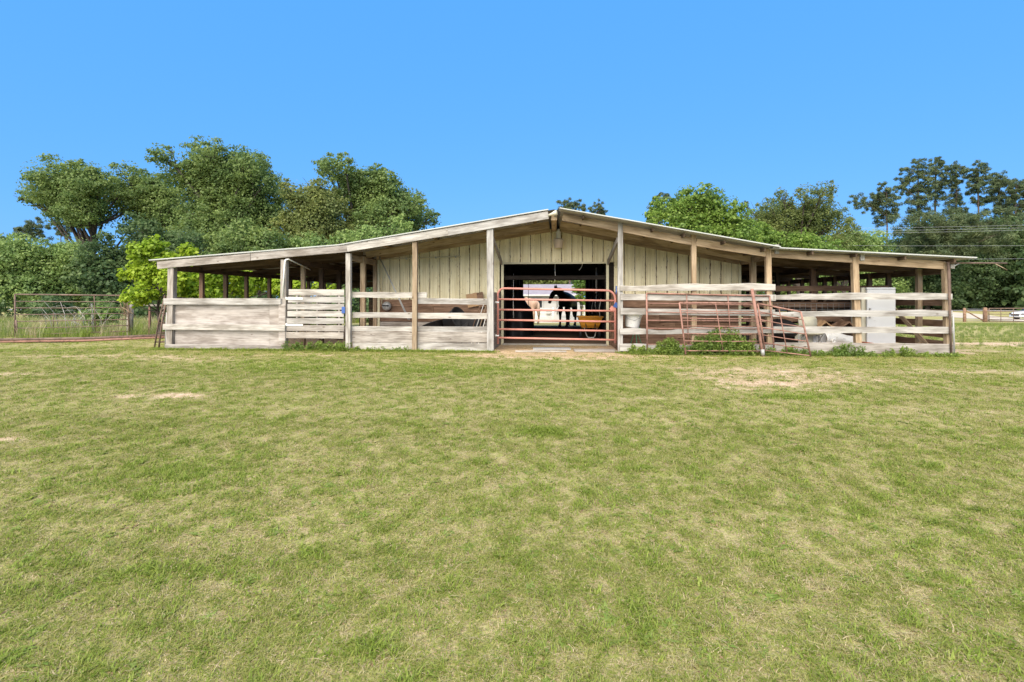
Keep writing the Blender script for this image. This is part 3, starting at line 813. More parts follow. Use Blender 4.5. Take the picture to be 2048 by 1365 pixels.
# ---------------------------------------------------------------- rusty livestock panels
def panel(name, label, tl, tr, br, bl, bars, ups, r0=.020, r1=.012, mat=M_RUST):
    """pipe panel given by its four corners"""
    tl, tr, br, bl = map(Vector, (tl, tr, br, bl))
    t = thing(name, label, 'livestock panel', tuple((bl + br) / 2))
    tube('end_post', [bl, tl], r0, mat, t); tube('end_post', [br, tr], r0, mat, t)
    for i, q in enumerate(bars):
        a, b = tl.lerp(bl, q), tr.lerp(br, q)
        m_ = a.lerp(b, .5) - Vector((0, 0, .006 * (i % 3)))
        tube('rail', [a, m_, b], r0 if i == 0 else r1, mat, t, 6)
    for u in ups:
        a, b = tl.lerp(tr, u), bl.lerp(br, u)
        tube('upright', [a, a.lerp(b, bars[-1])], r1 * .95, mat, t, 6)
    return t
panel('corral_gate', 'widest rusty pipe panel leaning on the pale boards right of the bucket', (2.32, 12.96, 1.50), (5.27, 12.96, 1.43), (5.36, 12.90, .03), (2.32, 12.86, -.02),
      (0, .16, .305, .44, .57, .83), (.33, .665))
panel('corral_gate', 'lower rusty pipe panel leaning in front of the widest panel', (3.06, 12.72, 1.27), (4.80, 12.72, 1.25), (4.97, 12.56, .04), (3.17, 12.56, .03),
      (0, .16, .30, .455, .60, .74, .93), (.49,))
panel('corral_gate', 'small rusty pipe panel angled forward at the right end of the leaning panels', (4.86, 12.62, 1.25), (5.66, 12.22, 1.06), (5.83, 12.12, .05), (5.00, 12.55, .12),
      (0, .17, .34, .50, .66, .82, .98), (.5,))
hp = thing('rusty_pipe_post', 'thick pinkish rusty pipe post leaning where the panels meet', 'pipe post', (4.95, 12.5, 0))
tube('pipe', [(4.94, 12.50, -.03), (4.84, 12.56, .75), (4.74, 12.66, 1.60)], .036, M_RUST, hp, 8)
tube('collar', [(4.935, 12.50, .03), (4.925, 12.51, .17)], .046, M_GREYM, hp, 8)
# left: long gate, leaning frames, pipes on the ground
lg = panel('rusty_gate', 'long thin-barred rusty gate standing in tall grass at far left', (-20.85, 18.3, 1.55), (-16.2, 18.3, 1.50), (-16.1, 18.3, .08), (-20.85, 18.3, -.1),
      (0, .165, .32, .48, .64, .80, .955), (.71,), .028, .016, M_DRUST)
tube('upright', [(-19.23, 18.3, .83), (-19.23, 18.3, .12)], .013, M_DRUST, lg, 6)
tube('stay', [(-20.78, 18.28, .55), (-20.65, 18.2, .1)], .03, M_DRUST, lg, 6)
lg['category'] = 'gate'
for k, (dx, lab) in enumerate(((0, 'rusty ladder-like frame leaning on the left corner post, the outer one'), (.13, 'rusty ladder-like frame leaning on the left corner post, the inner one'))):
    t = thing('ladder_rack', lab, 'rack', (-10.85 + dx, 13.35, 0))
    A0, A1 = Vector((-10.93 + dx, 13.25, 0)), Vector((-10.66 + dx * .5, 13.30, 1.46 - .05 * k))
    B0, B1 = Vector((-10.80 + dx, 14.3, 0)), Vector((-10.58 + dx * .5, 14.2, 1.40))
    tube('rail', [A0, A0.lerp(A1, .5) + Vector((-.03, 0, 0)), A1], .022, M_DRUST, t, 6); tube('rail', [B0, B1], .022, M_DRUST, t, 6)
    for q in (.12, .3, .48, .66, .84, .98): tube('rung', [A0.lerp(A1, q), B0.lerp(B1, q)], .014, M_DRUST, t, 6)
t = thing('wooden_post', 'grey wooden gate post wrapped with dry vines at far left', 'post', (-16.22, 18.45, 0))
tube('post', [(-16.22, 18.45, -.2), (-16.2, 18.45, 1.37)], [.11, .105], M_GRAY, t, 10)
for i in range(16):
    a = rng.uniform(0, 6.28); z = rng.uniform(.8, 1.45)
    p = [Vector((-16.25 + rng.uniform(-.3, .3), 18.3 + rng.uniform(-.15, .15), z + rng.uniform(-.3, .3))) for _ in range(4)]
    tube('dry_vine', p, .007, M_TAN, t, 4)
pk = thing('picket_fence', 'short run of rusty and grey fence stakes with a top rail at far left', 'fence', (-15.2, 19, 0))
for x, mt in ((-15.9, M_RUST), (-15.35, M_GRAY), (-14.9, M_GRAY), (-14.4, M_GRAY)):
    board('stake', (x, 19.05, -.1), (x + rng.uniform(-.03, .03), 19.05, 1.1), .07, .07, mt, pk, .004, 3, up=(0, 1, 0))
board('top_rail', (-16.1, 19.0, 1.13), (-14.2, 19.0, 1.1), .07, .05, M_GRAY, pk, .006)
for i in range(6):
    o = i * .085; up = .05 + (.07 if i > 3 else 0)
    off = o if i <= 3 else o - .30
    lab = ('nearest', 'second', 'third', 'fourth', 'upper front', 'upper rear')[i]
    x0, y0 = -18.7 + .25 * (i % 3), 15.65 + off; x1, y1 = -13.2 - .4 * (i % 2), 17.0 + off
    P = [Vector((x0 + (x1 - x0) * q, y0 + (y1 - y0) * q, 0)) for q in (0, .5, 1)]
    for p in P: p.z = gz(p.x, p.y) + up
    tag(tube('steel_pipe', P, .04, M_DRUST if i % 3 else M_RUST, None, 8), lab + ' rusty pipe in the bundle lying on the grass at left', 'pipe', 'pipes lying at left')
# right corner pipe with boom
t = thing('pipe_boom', 'rusty pipe post with a long horizontal boom at the right corner of the shed', 'pipe', (9.42, 12.98, 0))
tube('post', [(9.43, 12.95, -.05), (9.40, 12.95, .9), (9.36, 12.95, 2.23)], .026, M_DRUST, t)
tube('boom', [(9.32, 12.95, 2.215), (10.66, 12.95, 2.20)], .018, M_DRUST, t)
tube('boom_stay', [(9.42, 12.95, 2.1), (9.60, 12.95, 2.2)], .014, M_GREYM, t, 6)
tube('hook_rod', [(10.40, 12.95, 2.19), (10.66, 12.95, 2.04)], .012, M_TAN, t, 6)
tube('corner_strip', [(9.53, 13.0, 0.0), (9.50, 13.0, 1.0)], .022, M_GREYM, t, 6)

# ---------------------------------------------------------------- fixtures on the barn front
yl = thing('yard_light', 'bucket shaped yard light with finned ballast on the cream gable', 'lamp', (.16, 15.0, 3.0))
Ml = Matrix.Translation((.16, 14.98, 0))
lathe('reflector', [(.10, 2.85), (.115, 2.86), (.142, 3.05), (.15, 3.06), (.15, 3.09), (.13, 3.11), (.06, 3.13)], M_BRONZE, yl, Ml)
lathe('lens', [(.0, 2.845), (.10, 2.85)], M_BUFF, yl, Ml)
pr = [(.055, 3.13)]
for k in range(6): pr += [(.075, 3.15 + .03 * k), (.075, 3.165 + .03 * k), (.055, 3.168 + .03 * k), (.055, 3.178 + .03 * k)]
pr += [(.04, 3.34), (.04, 3.40), (0, 3.40)]
lathe('ballast', pr, M_PVC, yl, Ml)
tube('arm', [(.16, 14.98, 3.3), (.16, 15.2, 3.3)], .02, M_GREYM, yl)
t = thing('flood_light', 'small grey floodlight under the roof peak', 'lamp', (0, 13.0, 3.5))
Mf = Matrix.Translation((0, 12.93, 3.505)) @ Matrix.Rotation(R(75), 4, 'Y') @ Matrix.Rotation(R(20), 4, 'X')
lathe('housing', [(0, -.12), (.03, -.12), (.035, -.03), (.06, .06), (.065, .10), (.06, .105), (0, .1)], M_BUFF, t, Mf, 14)
box('bracket', (.06, 13.05, 3.50), (.05, .12, .09), M_GREYM, t)
tag(tube('black_cable', [(.15, 12.95, 3.66), (.16, 12.96, 3.5), (.13, 12.98, 3.36)], .014, M_BLACK, None, 6), 'black cord hanging under the roof peak above the yard light', 'cord')
t = thing('conduit', 'cream conduit running up and along the cream wall left of the aisle', 'conduit', (-4, 15.1, 2))
tube('pipe', [(-5.16, 15.11, 1.20), (-5.13, 15.11, 2.53), (-5.10, 15.11, 2.56), (-4.9, 15.11, 2.565), (-2.74, 15.11, 2.63)], .016, M_CREAM1, t, 6)
for x in (-4.4, -3.5, -2.9): box('strap', (x, 15.12, 2.575 + (x + 4.4) * .03), (.03, .06, .05), M_GREYM, t)
t = thing('pvc_pipe', 'white pipe bent over the top of the post beside the slatted gate', 'pipe', (-7.08, 13.0, 1.4))
tube('riser', [(-7.11, 12.97, 1.42), (-7.04, 12.97, 2.36), (-7.02, 12.99, 2.40)], .022, M_PVC, t)
tube('arm', [(-7.02, 12.99, 2.40), (-6.96, 13.0, 2.41), (-7.0, 14.3, 2.21)], .018, M_PVC, t)
for k, o in enumerate((0, .05)):
    tag(tube('steel_rod', [(-5.18 + o * .3, 14.9 - o, 2.66), (-4.02 + o, 14.0 - o, .78)], .014, M_GREYM, None, 6),
        ('thin steel rod leaning on the cream wall, left of a pair', 'thin steel rod leaning on the cream wall, right of a pair')[k], 'rod', 'leaning rods')
t = thing('hose_bowl', 'round grey metal waterer hung on the planks below the conduit', 'waterer', (-5.0, 15.05, 1.1))
Mb = Matrix.Translation((-4.99, 15.06, 1.15)) @ Matrix.Rotation(R(90), 4, 'X')
lathe('bowl', [(0, .09), (.07, .10), (.125, .06), (.14, .0), (.135, -.04)], M_GREYM, t, Mb, 18)
box('lip', (-4.99, 14.93, 1.17), (.20, .03, .025), M_BLACK, t)

# ---------------------------------------------------------------- things under the left porch
def tub(name, label, c, r_, h, tilt, mat, rz=0):
    M = Matrix.Translation(c) @ Matrix.Rotation(rz, 4, 'Z') @ Matrix.Rotation(tilt, 4, 'Y')
    o = lathe(name, [(0, .015), (r_ * .78, 0), (r_ * .97, h * .92), (r_ * 1.04, h * .93), (r_ * 1.04, h), (r_ * .96, h), (r_ * .76, .03), (0, .03)], mat, None, M, 24)
    return tag(o, label, 'tub')
tub('feed_tub', 'black rubber tub tipped on its side behind the left boards', (-2.95, 14.35, .66), .34, .42, R(68), M_BLACK, R(-25))
tub('feed_tub', 'black tub lying low left of the tipped tub', (-3.35, 14.4, .35), .36, .32, R(22), M_BLACK, R(160))
box_t = thing('grey_bin', 'dark bin standing behind the tubs, out of which sticks lean', 'bin', (-2.3, 14.6, 0))
box('body', (-2.32, 14.65, .46), (.62, .4, .82), M_BLACK, box_t, bev=.02)
for i, (x0, x1, mt, lab) in enumerate(((-2.28, -2.06, M_BROWN, 'brown stick leaning left of the others beside the aisle post'), (-2.17, -1.97, M_GREYM, 'grey stick leaning second from the left beside the aisle post'),
                                      (-2.07, -1.89, M_TAN, 'tan stick leaning third from the left beside the aisle post'), (-1.97, -1.80, M_PVC, 'white stick leaning nearest the aisle post'))):
    tag(board('leaning_stick', (x0 - .1, 14.1, .1), (x1, 14.5, 1.22), .05, .02, mt, None, .003, 3, up=(0, 1, 0)), lab, 'stick')
t = thing('cardboard_scrap', 'brown broken board propped above the left fence boards by the wall', 'board', (-2.3, 15.1, 1.3))
board('piece', (-2.56, 15.08, 1.30), (-2.20, 15.08, 1.36), .40, .02, M_CARD, t, .01, 4)
board('piece', (-2.20, 15.05, 1.33), (-2.02, 15.05, 1.36), .44, .02, M_BROWN, t, .012, 3)

# ---------------------------------------------------------------- things at the right fence
t = thing('bucket', 'white bucket tilted on the rail right of the aisle', 'bucket', (2.04, 13.35, .6))
Mb = Matrix.Translation((2.02, 13.36, .63)) @ Matrix.Rotation(R(7), 4, 'Y')
lathe('body', [(0, 0), (.165, 0), (.175, .02), (.215, .32), (.225, .33), (.225, .37), (.21, .37), (.16, .03), (0, .03)], M_WHITE, t, Mb, 24)
tube('handle', [(1.82, 13.36, .96), (1.9, 13.2, .86), (2.06, 13.14, .82), (2.2, 13.2, .88), (2.26, 13.36, 1.02)], .006, M_GREYM, t, 5)
t = thing('tripod_stand', 'small green metal stand below the white bucket', 'stand', (2.15, 13.5, .1))
for dx, dy in ((-.17, .1), (.22, .1), (.02, -.12)): tube('leg', [(2.14, 13.5, .62), (2.14 + dx, 13.5 + dy, .03)], .011, M_GREENP, t, 6)
lathe('plate', [(0, .60), (.12, .60), (.12, .63), (0, .63)], M_GREENP, t, Matrix.Translation((2.14, 13.5, 0)), 14)
t = thing('upright_freezer', 'white upright freezer standing behind the right shed boards', 'freezer', (8.3, 14.1, .1))
rzf = R(-6)
box('cabinet', (8.33, 14.19, .88), (.69, .60, 1.56), M_BUFF, t, rzf, bev=.02)
box('door', (8.37, 13.83, .90), (.66, .06, 1.40), M_APPL, t, rzf, bev=.015)
box('handle', (8.08, 13.77, 1.0), (.03, .05, .26), M_GREYM, t, rzf, bev=.008)
box('kick_panel', (8.36, 13.875, .15), (.60, .03, .10), M_BLACK, t, rzf)
box('door_seam', (8.372, 13.797, .62), (.655, .004, .012), M_BLACK, t, rzf)
box('top_trim', (8.37, 13.85, 1.63), (.67, .08, .05), M_APPL, t, rzf, bev=.01)
t = thing('folding_chair', 'beige padded folding chair showing its rounded back above the boards', 'chair', (6.62, 13.95, .1))
def pad(name, c, w, h, th, tilt, mat):
    vs, fs = [], []; n = 24
    for s in (-1, 1):
        for i in range(n):
            a = 2 * math.pi * i / n; ca, sa = math.cos(a), math.sin(a)
            x = w / 2 * math.copysign(abs(ca) ** .5, ca); z = h / 2 * math.copysign(abs(sa) ** .6, sa)
            vs.append((x, s * th / 2, z))
    for i in range(n): fs.append((i, (i + 1) % n, n + (i + 1) % n, n + i))
    vs += [(0, -th * .8, 0), (0, th * .8, 0)]
    for i in range(n): fs.append(((i + 1) % n, i, 2 * n)); fs.append((n + i, n + (i + 1) % n, 2 * n + 1))
    return mesh_obj(name, vs, fs, mat, t, Matrix.Translation(c) @ Matrix.Rotation(tilt, 4, 'X'), True)
pad('backrest', (6.63, 13.95, .76), .47, .30, .04, R(-8), M_BUFF)
pad('seat', (6.63, 13.72, .46), .44, .42, .05, R(82), M_BUFF)
tube('frame', [(6.39, 13.60, .03), (6.41, 13.93, .62), (6.43, 13.98, .90), (6.52, 13.99, .93), (6.74, 13.99, .93), (6.83, 13.98, .90), (6.85, 13.93, .62), (6.87, 13.60, .03)], .012, M_GREYM, t, 6)
for x in (6.42, 6.84): tube('rear_leg', [(x, 13.55, .50), (x, 14.1, .03)], .012, M_GREYM, t, 6)
t = thing('metal_crate', 'grey open box frame standing low behind the right boards', 'box', (6.47, 13.6, .1))
box('back', (6.47, 13.82, .32), (.44, .015, .34), M_BUFF, t)
for z in (.16, .49): tube('rim', [(6.25, 13.6, z), (6.69, 13.6, z), (6.69, 13.82, z), (6.25, 13.82, z), (6.25, 13.6, z)], .012, M_GREYM, t, 5)
for x in (6.25, 6.69): tube('corner', [(x, 13.6, .08), (x, 13.6, .5)], .014, M_GREYM, t, 5)
t = thing('appliance_shell', 'crumpled white and grey plastic shell lying behind the right boards', 'shell', (7.3, 13.8, .1))
vs, fs = [], []
for i in range(13):
    for j in range(9):
        a, b = i / 12, j / 8
        vs.append((-.38 + .76 * a, -.05 - .12 * math.sin(b * 3.1) * (1 - .6 * a) - .03 * math.sin(9 * a + 4 * b), -.16 + .36 * b * (1 - .45 * a * a) + .02 * math.sin(7 * a)))
for i in range(12):
    for j in range(8): q = i * 9 + j; fs.append((q, q + 9, q + 10, q + 1))
o = mesh_obj('shell', vs, fs, M_WHITE, t, Matrix.Translation((7.33, 13.8, .34)), True)
m = o.modifiers.new('thick', 'SOLIDIFY'); m.thickness = .02
lathe('spout', [(.03, 0), (.06, .01), (.06, .04), (.03, .05), (.025, .0)], M_WHITE, t, Matrix.Translation((7.12, 13.66, .30)) @ Matrix.Rotation(R(90), 4, 'X'), 14)
box('white_panel', (6.88, 13.86, .33), (.34, .03, .36), M_APPL, t, R(5))
for i, (x, z, w, rot, mt, lab) in enumerate(((7.25, .66, .5, .25, M_CARD, 'tan torn cardboard heap behind the middle right post'), (7.75, .66, .45, -.3, M_BROWN, 'brown torn cardboard heap just left of the freezer'))):
    vs, fs = [], []
    for a in range(6):
        for b in range(5):
            vs.append((w * (a / 5 - .5), .4 * (b / 4 - .5), .16 * math.exp(-((a / 5 - .45 + rot * .3) / .25) ** 2) + .04 * noise.noise((a * 1.3, b * 1.1, i * 9)) - .05 + .05 * (b / 4)))
    for a in range(5):
        for b in range(4): q = a * 5 + b; fs.append((q, q + 5, q + 6, q + 1))
    o = mesh_obj('cardboard_heap', vs, fs, mt, None, Matrix.Translation((x, 14.35, z)))
    m = o.modifiers.new('thick', 'SOLIDIFY'); m.thickness = .03
    tag(o, lab, 'cardboard')
t = thing('storage_table', 'rough plank table under the clutter in the right shed', 'table', (7.2, 14.4, 0))
for k in range(3): board('top_plank', (6.3, 14.2 + k * .18, .57), (8.0, 14.2 + k * .18, .57), .035, .17, M_BROWN, t, .004)
for x in (6.4, 7.9):
    for y in (14.2, 14.56): board('leg', (x, y, 0), (x, y, .55), .07, .07, M_BROWN, t, .003, 2, up=(0, 1, 0))
t = thing('wire_mesh', 'dark wire mesh strip fixed along the brown rail fence in the right shed', 'mesh', (7.4, 15.05, 1.1))
for k in range(20): tube('wire', [(6.05 + k * .15, 15.06, .97), (6.05 + k * .15, 15.06, 1.24)], .005, M_GREYM, t, 4)
for z in (.98, 1.07, 1.16, 1.24): tube('wire', [(6.0, 15.055, z), (8.95, 15.055, z)], .005, M_GREYM, t, 4)
t = thing('tarp_bundle', 'dark folded tarpaulin bundle behind the small rusty panel', 'tarpaulin', (5.9, 13.9, 0))
def blob(name, c, s, mat, parent, seed, n=12, rough=.16):
    vs, fs = [], []
    for i in range(n + 1):
        th_ = math.pi * i / n
        for j in range(2 * n):
            ph = math.pi * j / n
            d = Vector((math.sin(th_) * math.cos(ph), math.sin(th_) * math.sin(ph), math.cos(th_)))
            k = 1 + rough * noise.noise(d * 2.2 + Vector((seed, 0, 0))) + rough * .6 * noise.noise(d * 5 + Vector((seed, 4, 0)))
            vs.append((d.x * s[0] * k, d.y * s[1] * k, max(-s[2] * .9, d.z * s[2] * k)))
    for i in range(n):
        for j in range(2 * n):
            a, b = i * 2 * n + j, i * 2 * n + (j + 1) % (2 * n)
            fs.append((a, a + 2 * n, b + 2 * n, b))
    return mesh_obj(name, vs, fs, mat, parent, Matrix.Translation(c), True)
blob('bundle', (5.95, 13.95, .55), (.45, .35, .28), M_TARP, t, 3)
box('support', (5.95, 14.0, .16), (.7, .5, .3), M_DARKW, t)
tag(tub('orange_pan', 'orange red pan lying at the foot of the middle right post', (7.82, 13.45, .22), .13, .06, R(6), M_ORANGE), 'orange red pan lying at the foot of the middle right post', 'pan')
t = thing('wood_chair', 'broken chair frame leaning behind the right shed corner', 'chair', (5.7, 14.8, 0))
board('leg', (5.5, 14.9, .5), (5.75, 14.9, 1.45), .06, .04, M_BROWN, t, .003, 2); board('leg', (5.85, 14.9, 1.5), (6.05, 14.9, .55), .06, .04, M_TAN, t, .003, 2)
board('rung', (5.6, 14.88, .95), (5.95, 14.88, .95), .05, .03, M_BROWN, t, .003, 2)

# ---------------------------------------------------------------- in and behind the aisle
for k, (x0, x1, y, h, mt, lab) in enumerate(((-.55, .45, 13.75, .45, M_GREYM, 'dark mat lying under the red gate'), (.55, 1.62, 13.35, .5, M_GRAY, 'weathered grey board lying before the gate at right'),
                                            (-.95, .35, 13.02, .08, M_PALE, 'narrow pale board lying on the dirt before the gate'))):
    tag(board('ground_board', (x0, y, .03), (x1, y + .04, .03), .035, h, mt, None, .008), lab, 'board')
t = thing('draped_heap', 'tall black draped heap just inside the aisle on the left', 'heap', (-1.15, 18.5, .05))
vs, fs = [], []
prof = [(.62, 0), (.62, .35), (.60, .62), (.58, .88), (.50, 1.02), (.40, 1.10), (.30, 1.26), (.24, 1.42), (.18, 1.58), (.12, 1.72), (.04, 1.8), (0, 1.82)]
nn = 28
for (r_, z) in prof:
    for j in range(nn):
        a = 2 * math.pi * j / nn
        k = 1 + .06 * math.sin(a * 5 + z * 2) + .04 * math.sin(a * 9)
        sx = 1.0
        vs.append((r_ * k * math.cos(a) * .9, r_ * k * math.sin(a) * 1.1, z))
for i in range(len(prof) - 1):
    for j in range(nn):
        a, b = i * nn + j, i * nn + (j + 1) % nn
        fs.append((a, b, b + nn, a + nn))
mesh_obj('drape', vs, fs, M_TARP, t, Matrix.Translation((-1.28, 18.5, .05)), True)

t = thing('wheelbarrow', 'two-wheeled yard cart with a yellow orange tub inside the aisle at right', 'wheelbarrow', (1.22, 17.2, .05))
vs, fs = [], []
ring = [(-1, -1), (-.35, -1.12), (.35, -1.12), (1, -1), (1.05, 0), (1, 1), (.35, 1.08), (-.35, 1.08), (-1, 1), (-1.05, 0)]
for (w, d, z) in ((.26, .26, .36), (.30, .34, .45), (.38, .45, .70), (.42, .49, .715), (.42, .49, .74), (.38, .45, .735), (.28, .30, .46), (.24, .24, .40)):
    for (a, b) in ring: vs.append((a * w, b * d, z))
n = len(ring)
for i in range(7):
    for j in range(n): a, b = i * n + j, i * n + (j + 1) % n; fs.append((a, b, b + n, a + n))
fs.append(tuple(reversed(range(n)))); fs.append(tuple(7 * n + j for j in range(n)))
mesh_obj('tub', vs, fs, M_YEL, t, Matrix.Translation((1.22, 17.3, .05)))
for s in (-1, 1):
    tube('handle', [(1.22 + s * .12, 16.62, .30), (1.22 + s * .14, 16.80, .45), (1.22 + s * .17, 17.0, .66), (1.22 + s * .2, 17.9, .72)], .016, M_BLACK, t, 6)
    Mw = Matrix.Translation((1.22 + s * .31, 17.2, .22)) @ Matrix.Rotation(R(90), 4, 'Y')
    lathe('wheel', [(.0, -.03), (.10, -.03), (.13, -.045), (.17, -.035), (.17, .035), (.13, .045), (.10, .03), (0, .03)], M_BLACK, t, Mw, 18)
tube('stand', [(1.02, 16.95, .42), (1.10, 16.82, .16), (1.16, 16.80, .10), (1.30, 16.80, .10), (1.36, 16.82, .16), (1.44, 16.95, .42)], .016, M_GREYM, t, 6)
box('foot_plate', (1.23, 16.79, .11), (.2, .04, .04), M_GREYM, t)
t = thing('tack_hooks', 'dark tack and straps hanging on the right aisle wall', 'tack', (1.6, 18.6, 1))
for k in range(9):
    x, y, z = 1.55, 16.8 + k * .55, rng.uniform(1.2, 1.55)
    tube('strap', [(x, y, z), (x - .05, y + .05, z - .35), (x - .02, y + .1, z - rng.uniform(.5, .8))], .018, M_BLACK if k % 3 else M_GREYM, t, 5)

# ---------------------------------------------------------------- horses
def horse(name, label, loc, rz, coat, hair, scale=1.0, head=((.98, 0, 1.62), (1.18, .0, 1.50), (1.36, 0, 1.26), (1.42, 0, 1.08)), neck=((.62, 0, 1.30), (.82, 0, 1.52))):
    t = thing(name, label, 'horse', loc, None, rz)
    M = Matrix.Translation(loc) @ Matrix.Rotation(rz, 4, 'Z') @ Matrix.Scale(scale, 4)
    V, E, Rd = [], [], []
    def v(p, r_, frm=None):
        V.append(p); Rd.append(r_ if isinstance(r_, tuple) else (r_, r_))
        if frm is not None: E.append((frm, len(V) - 1))
        return len(V) - 1
    pel = v((-.52, 0, 1.20), (.27, .29))
    mid = v((-.10, 0, 1.14), (.27, .31), pel)
    sh = v((.36, 0, 1.16), (.25, .31), mid)
    n1 = v(neck[0], (.15, .24), sh); n2 = v(neck[1], (.11, .17), n1)
    h1 = v(head[0], (.10, .13), n2); h2 = v(head[1], (.10, .12), h1); h3 = v(head[2], (.07, .08), h2); v(head[3], (.065, .07), h3)
    rump = v((-.72, 0, 1.17), (.20, .22), pel)
    for s in (-1, 1):
        a = v((.40, s * .14, .86), (.105, .13), sh); b = v((.41, s * .15, .52), (.058, .065), a); c_ = v((.41, s * .15, .28), (.038, .042), b); d = v((.42, s * .15, .10), (.045, .05), c_); v((.45, s * .15, .03), (.055, .06), d)
        a = v((-.60, s * .15, .88), (.125, .17), pel); b = v((-.76, s * .15, .54), (.062, .075), a); c_ = v((-.74, s * .15, .28), (.042, .045), b); d = v((-.72, s * .15, .10), (.048, .05), c_); v((-.68, s * .15, .03), (.056, .062), d)
    me = bpy.data.meshes.new('body'); me.from_pydata(V, E, []); me.materials.append(coat)
    o = bpy.data.objects.new('body', me); put(o, M, t)
    md = o.modifiers.new('skin', 'SKIN'); md.use_smooth_shade = True
    for i, sv in enumerate(me.skin_vertices[0].data): sv.radius = Rd[i]; sv.use_root = (i == 0)
    o.modifiers.new('sub', 'SUBSURF').levels = 2; o.modifiers['sub'].render_levels = 2
    hd = Vector(head[0]); nk = Vector(neck[1])
    fwd = (Vector(head[3]) - hd).normalized()
    side = Vector((-(fwd.y), fwd.x, 0)); side = side.normalized() if side.length > .1 else Vector((0, 1, 0))
    def sub(nm, pts, rad, mt, sides=7):
        vs, fs = tube_geo(pts, rad, sides); return mesh_obj(nm, vs, fs, mt, t, M, True)
    for s in (-1, 1):
        e = hd + side * (.07 * s) + Vector((0, 0, .10))
        sub('ear', [e, e + Vector((0, 0, .09)) + side * .015 * s, e + Vector((0, 0, .19))], [.03, .038, .006], coat)
    sub('tail', [(-.90, 0, 1.24), (-1.02, 0, 1.12), (-1.04, 0, .8), (-1.02, 0, .5), (-1.0, 0, .36)], [.04, .06, .085, .075, .015], hair)
    cr = [Vector((.42, 0, 1.46)), Vector(neck[0]) + Vector((-.04, 0, .25)), nk + Vector((-.06, 0, .17)), hd + Vector((-.02, 0, .13)), hd + Vector((.08, 0, .08))]
    sub('mane', cr, [.02, .05, .055, .05, .02], hair)
    for (x, y) in ((.46, .15), (.46, -.15), (-.67, .15), (-.67, -.15)):
        vs, fs = tube_geo([(x, y, 0), (x, y, .05), (x - .01, y, .09)], [.072, .066, .056], 10); mesh_obj('hoof', vs, fs, M_HOOF, t, M, True)
    return t
# black horse stands in the rear doorway, turned towards the camera with its head to the left
horse('horse', 'black horse standing in the far end of the barn aisle', (.66, 24.9, .05), R(250), M_HBLACK, M_HBLACK, 1.13,
      head=((.84, -.20, 1.48), (.92, -.30, 1.38), (1.0, -.38, 1.14), (1.02, -.41, .98)), neck=((.58, 0, 1.32), (.72, -.08, 1.42)))
horse('horse', 'tan palomino horse grazing outside beyond the aisle, seen from behind', (-1.35, 31.0, gz(-1.3, 31)), R(118), M_PALO, M_MANE, 1.06,
      head=((1.25, 0, 1.02), (1.38, 0, .80), (1.48, 0, .48), (1.50, 0, .26)), neck=((.66, 0, 1.22), (.98, 0, 1.12)))

# ---------------------------------------------------------------- white house behind the barn
hz0 = gz(-1, 46) - .1
hs = thing('white_house', 'white house with a lavender grey roof seen through the barn aisle', 'house', (-2, 48, hz0))
for k in range(11): board('siding_board', (-9, 46, hz0 + .12 + k * .235), (2.4, 46, hz0 + .12 + k * .235), .24, .03, M_SIDING, hs, .002, 2)
box('side_wall', (2.4, 49, hz0 + 1.3), (.1, 6, 2.6), M_SIDING, hs); box('rear_wall', (-3.3, 52, hz0 + 1.3), (11.4, .1, 2.6), M_SIDING, hs); box('side_wall', (-9, 49, hz0 + 1.3), (.1, 6, 2.6), M_SIDING, hs)
for k in range(8):
    q = k / 8
    board('shingle_course', (-9.5, 45.5 + 3.5 * (q + .0625), hz0 + 2.62 + 1.02 * (q + .0625)), (2.8, 45.5 + 3.5 * (q + .0625), hz0 + 2.62 + 1.02 * (q + .0625)), .50, .03, M_SHING, hs, .004, 4, up=(0, 3.5, 1.02))
mesh_obj('rear_roof', [(-9.5, 49, hz0 + 3.66), (2.8, 49, hz0 + 3.66), (2.8, 52.6, hz0 + 2.6), (-9.5, 52.6, hz0 + 2.6)], [(0, 1, 2, 3)], M_SHING, hs)
board('gutter', (-9.5, 45.42, hz0 + 2.58), (2.8, 45.42, hz0 + 2.58), .14, .12, M_SIDING, hs, .002, 2)
w_ = box('window', (-1.55, 45.95, hz0 + 1.85), (1.2, .06, .75), M_GLASS, hs)
for x in (-2.15, -.95): box('frame', (x, 45.91, hz0 + 1.85), (.07, .06, .85), M_SIDING, w_)
for z in (1.44, 2.26): box('frame', (-1.55, 45.905, hz0 + z), (1.27, .06, .07), M_SIDING, w_)
tube('downspout', [(.1, 45.9, hz0 + 2.4), (.35, 45.88, hz0 + 2.3), (.38, 45.88, hz0 + .9)], .05, M_GREYM, hs, 6)
box('meter_box', (-.4, 45.88, hz0 + 1.05), (.35, .15, .35), M_GREYM, hs)
st = thing('porch_steps', 'white porch railing and steps beside the house behind the black horse', 'railing', (1.2, 44.5, gz(1, 44)))
z0 = gz(1.2, 44)
for k in range(3): box('step', (1.6, 44.9 - .28 * k, z0 + .50 - .2 * k), (1.9, .30, .12), M_GREYM, st)
for z in (1.5, .75): board('handrail', (.55, 44.7, z0 + z), (2.7, 44.7, z0 + z), .07, .05, M_SIDING, st, .002, 2)
for k in range(14): board('baluster', (.6 + k * .16, 44.7, z0 + .75), (.6 + k * .16, 44.7, z0 + 1.5), .03, .03, M_SIDING, st, .001, 2, up=(0, 1, 0))
for x in (.55, 2.7): board('newel', (x, 44.7, z0), (x, 44.7, z0 + 1.65), .1, .1, M_SIDING, st, .001, 2, up=(0, 1, 0))
board('handrail', (.55, 44.6, z0 + 1.45), (-.1, 43.4, z0 + .7), .07, .05, M_SIDING, st, .002, 2)
yf = thing('yard_gate', 'pale wire yard fence panel standing on the grass before the white house', 'fence', (-1, 40, gz(-1, 40)))
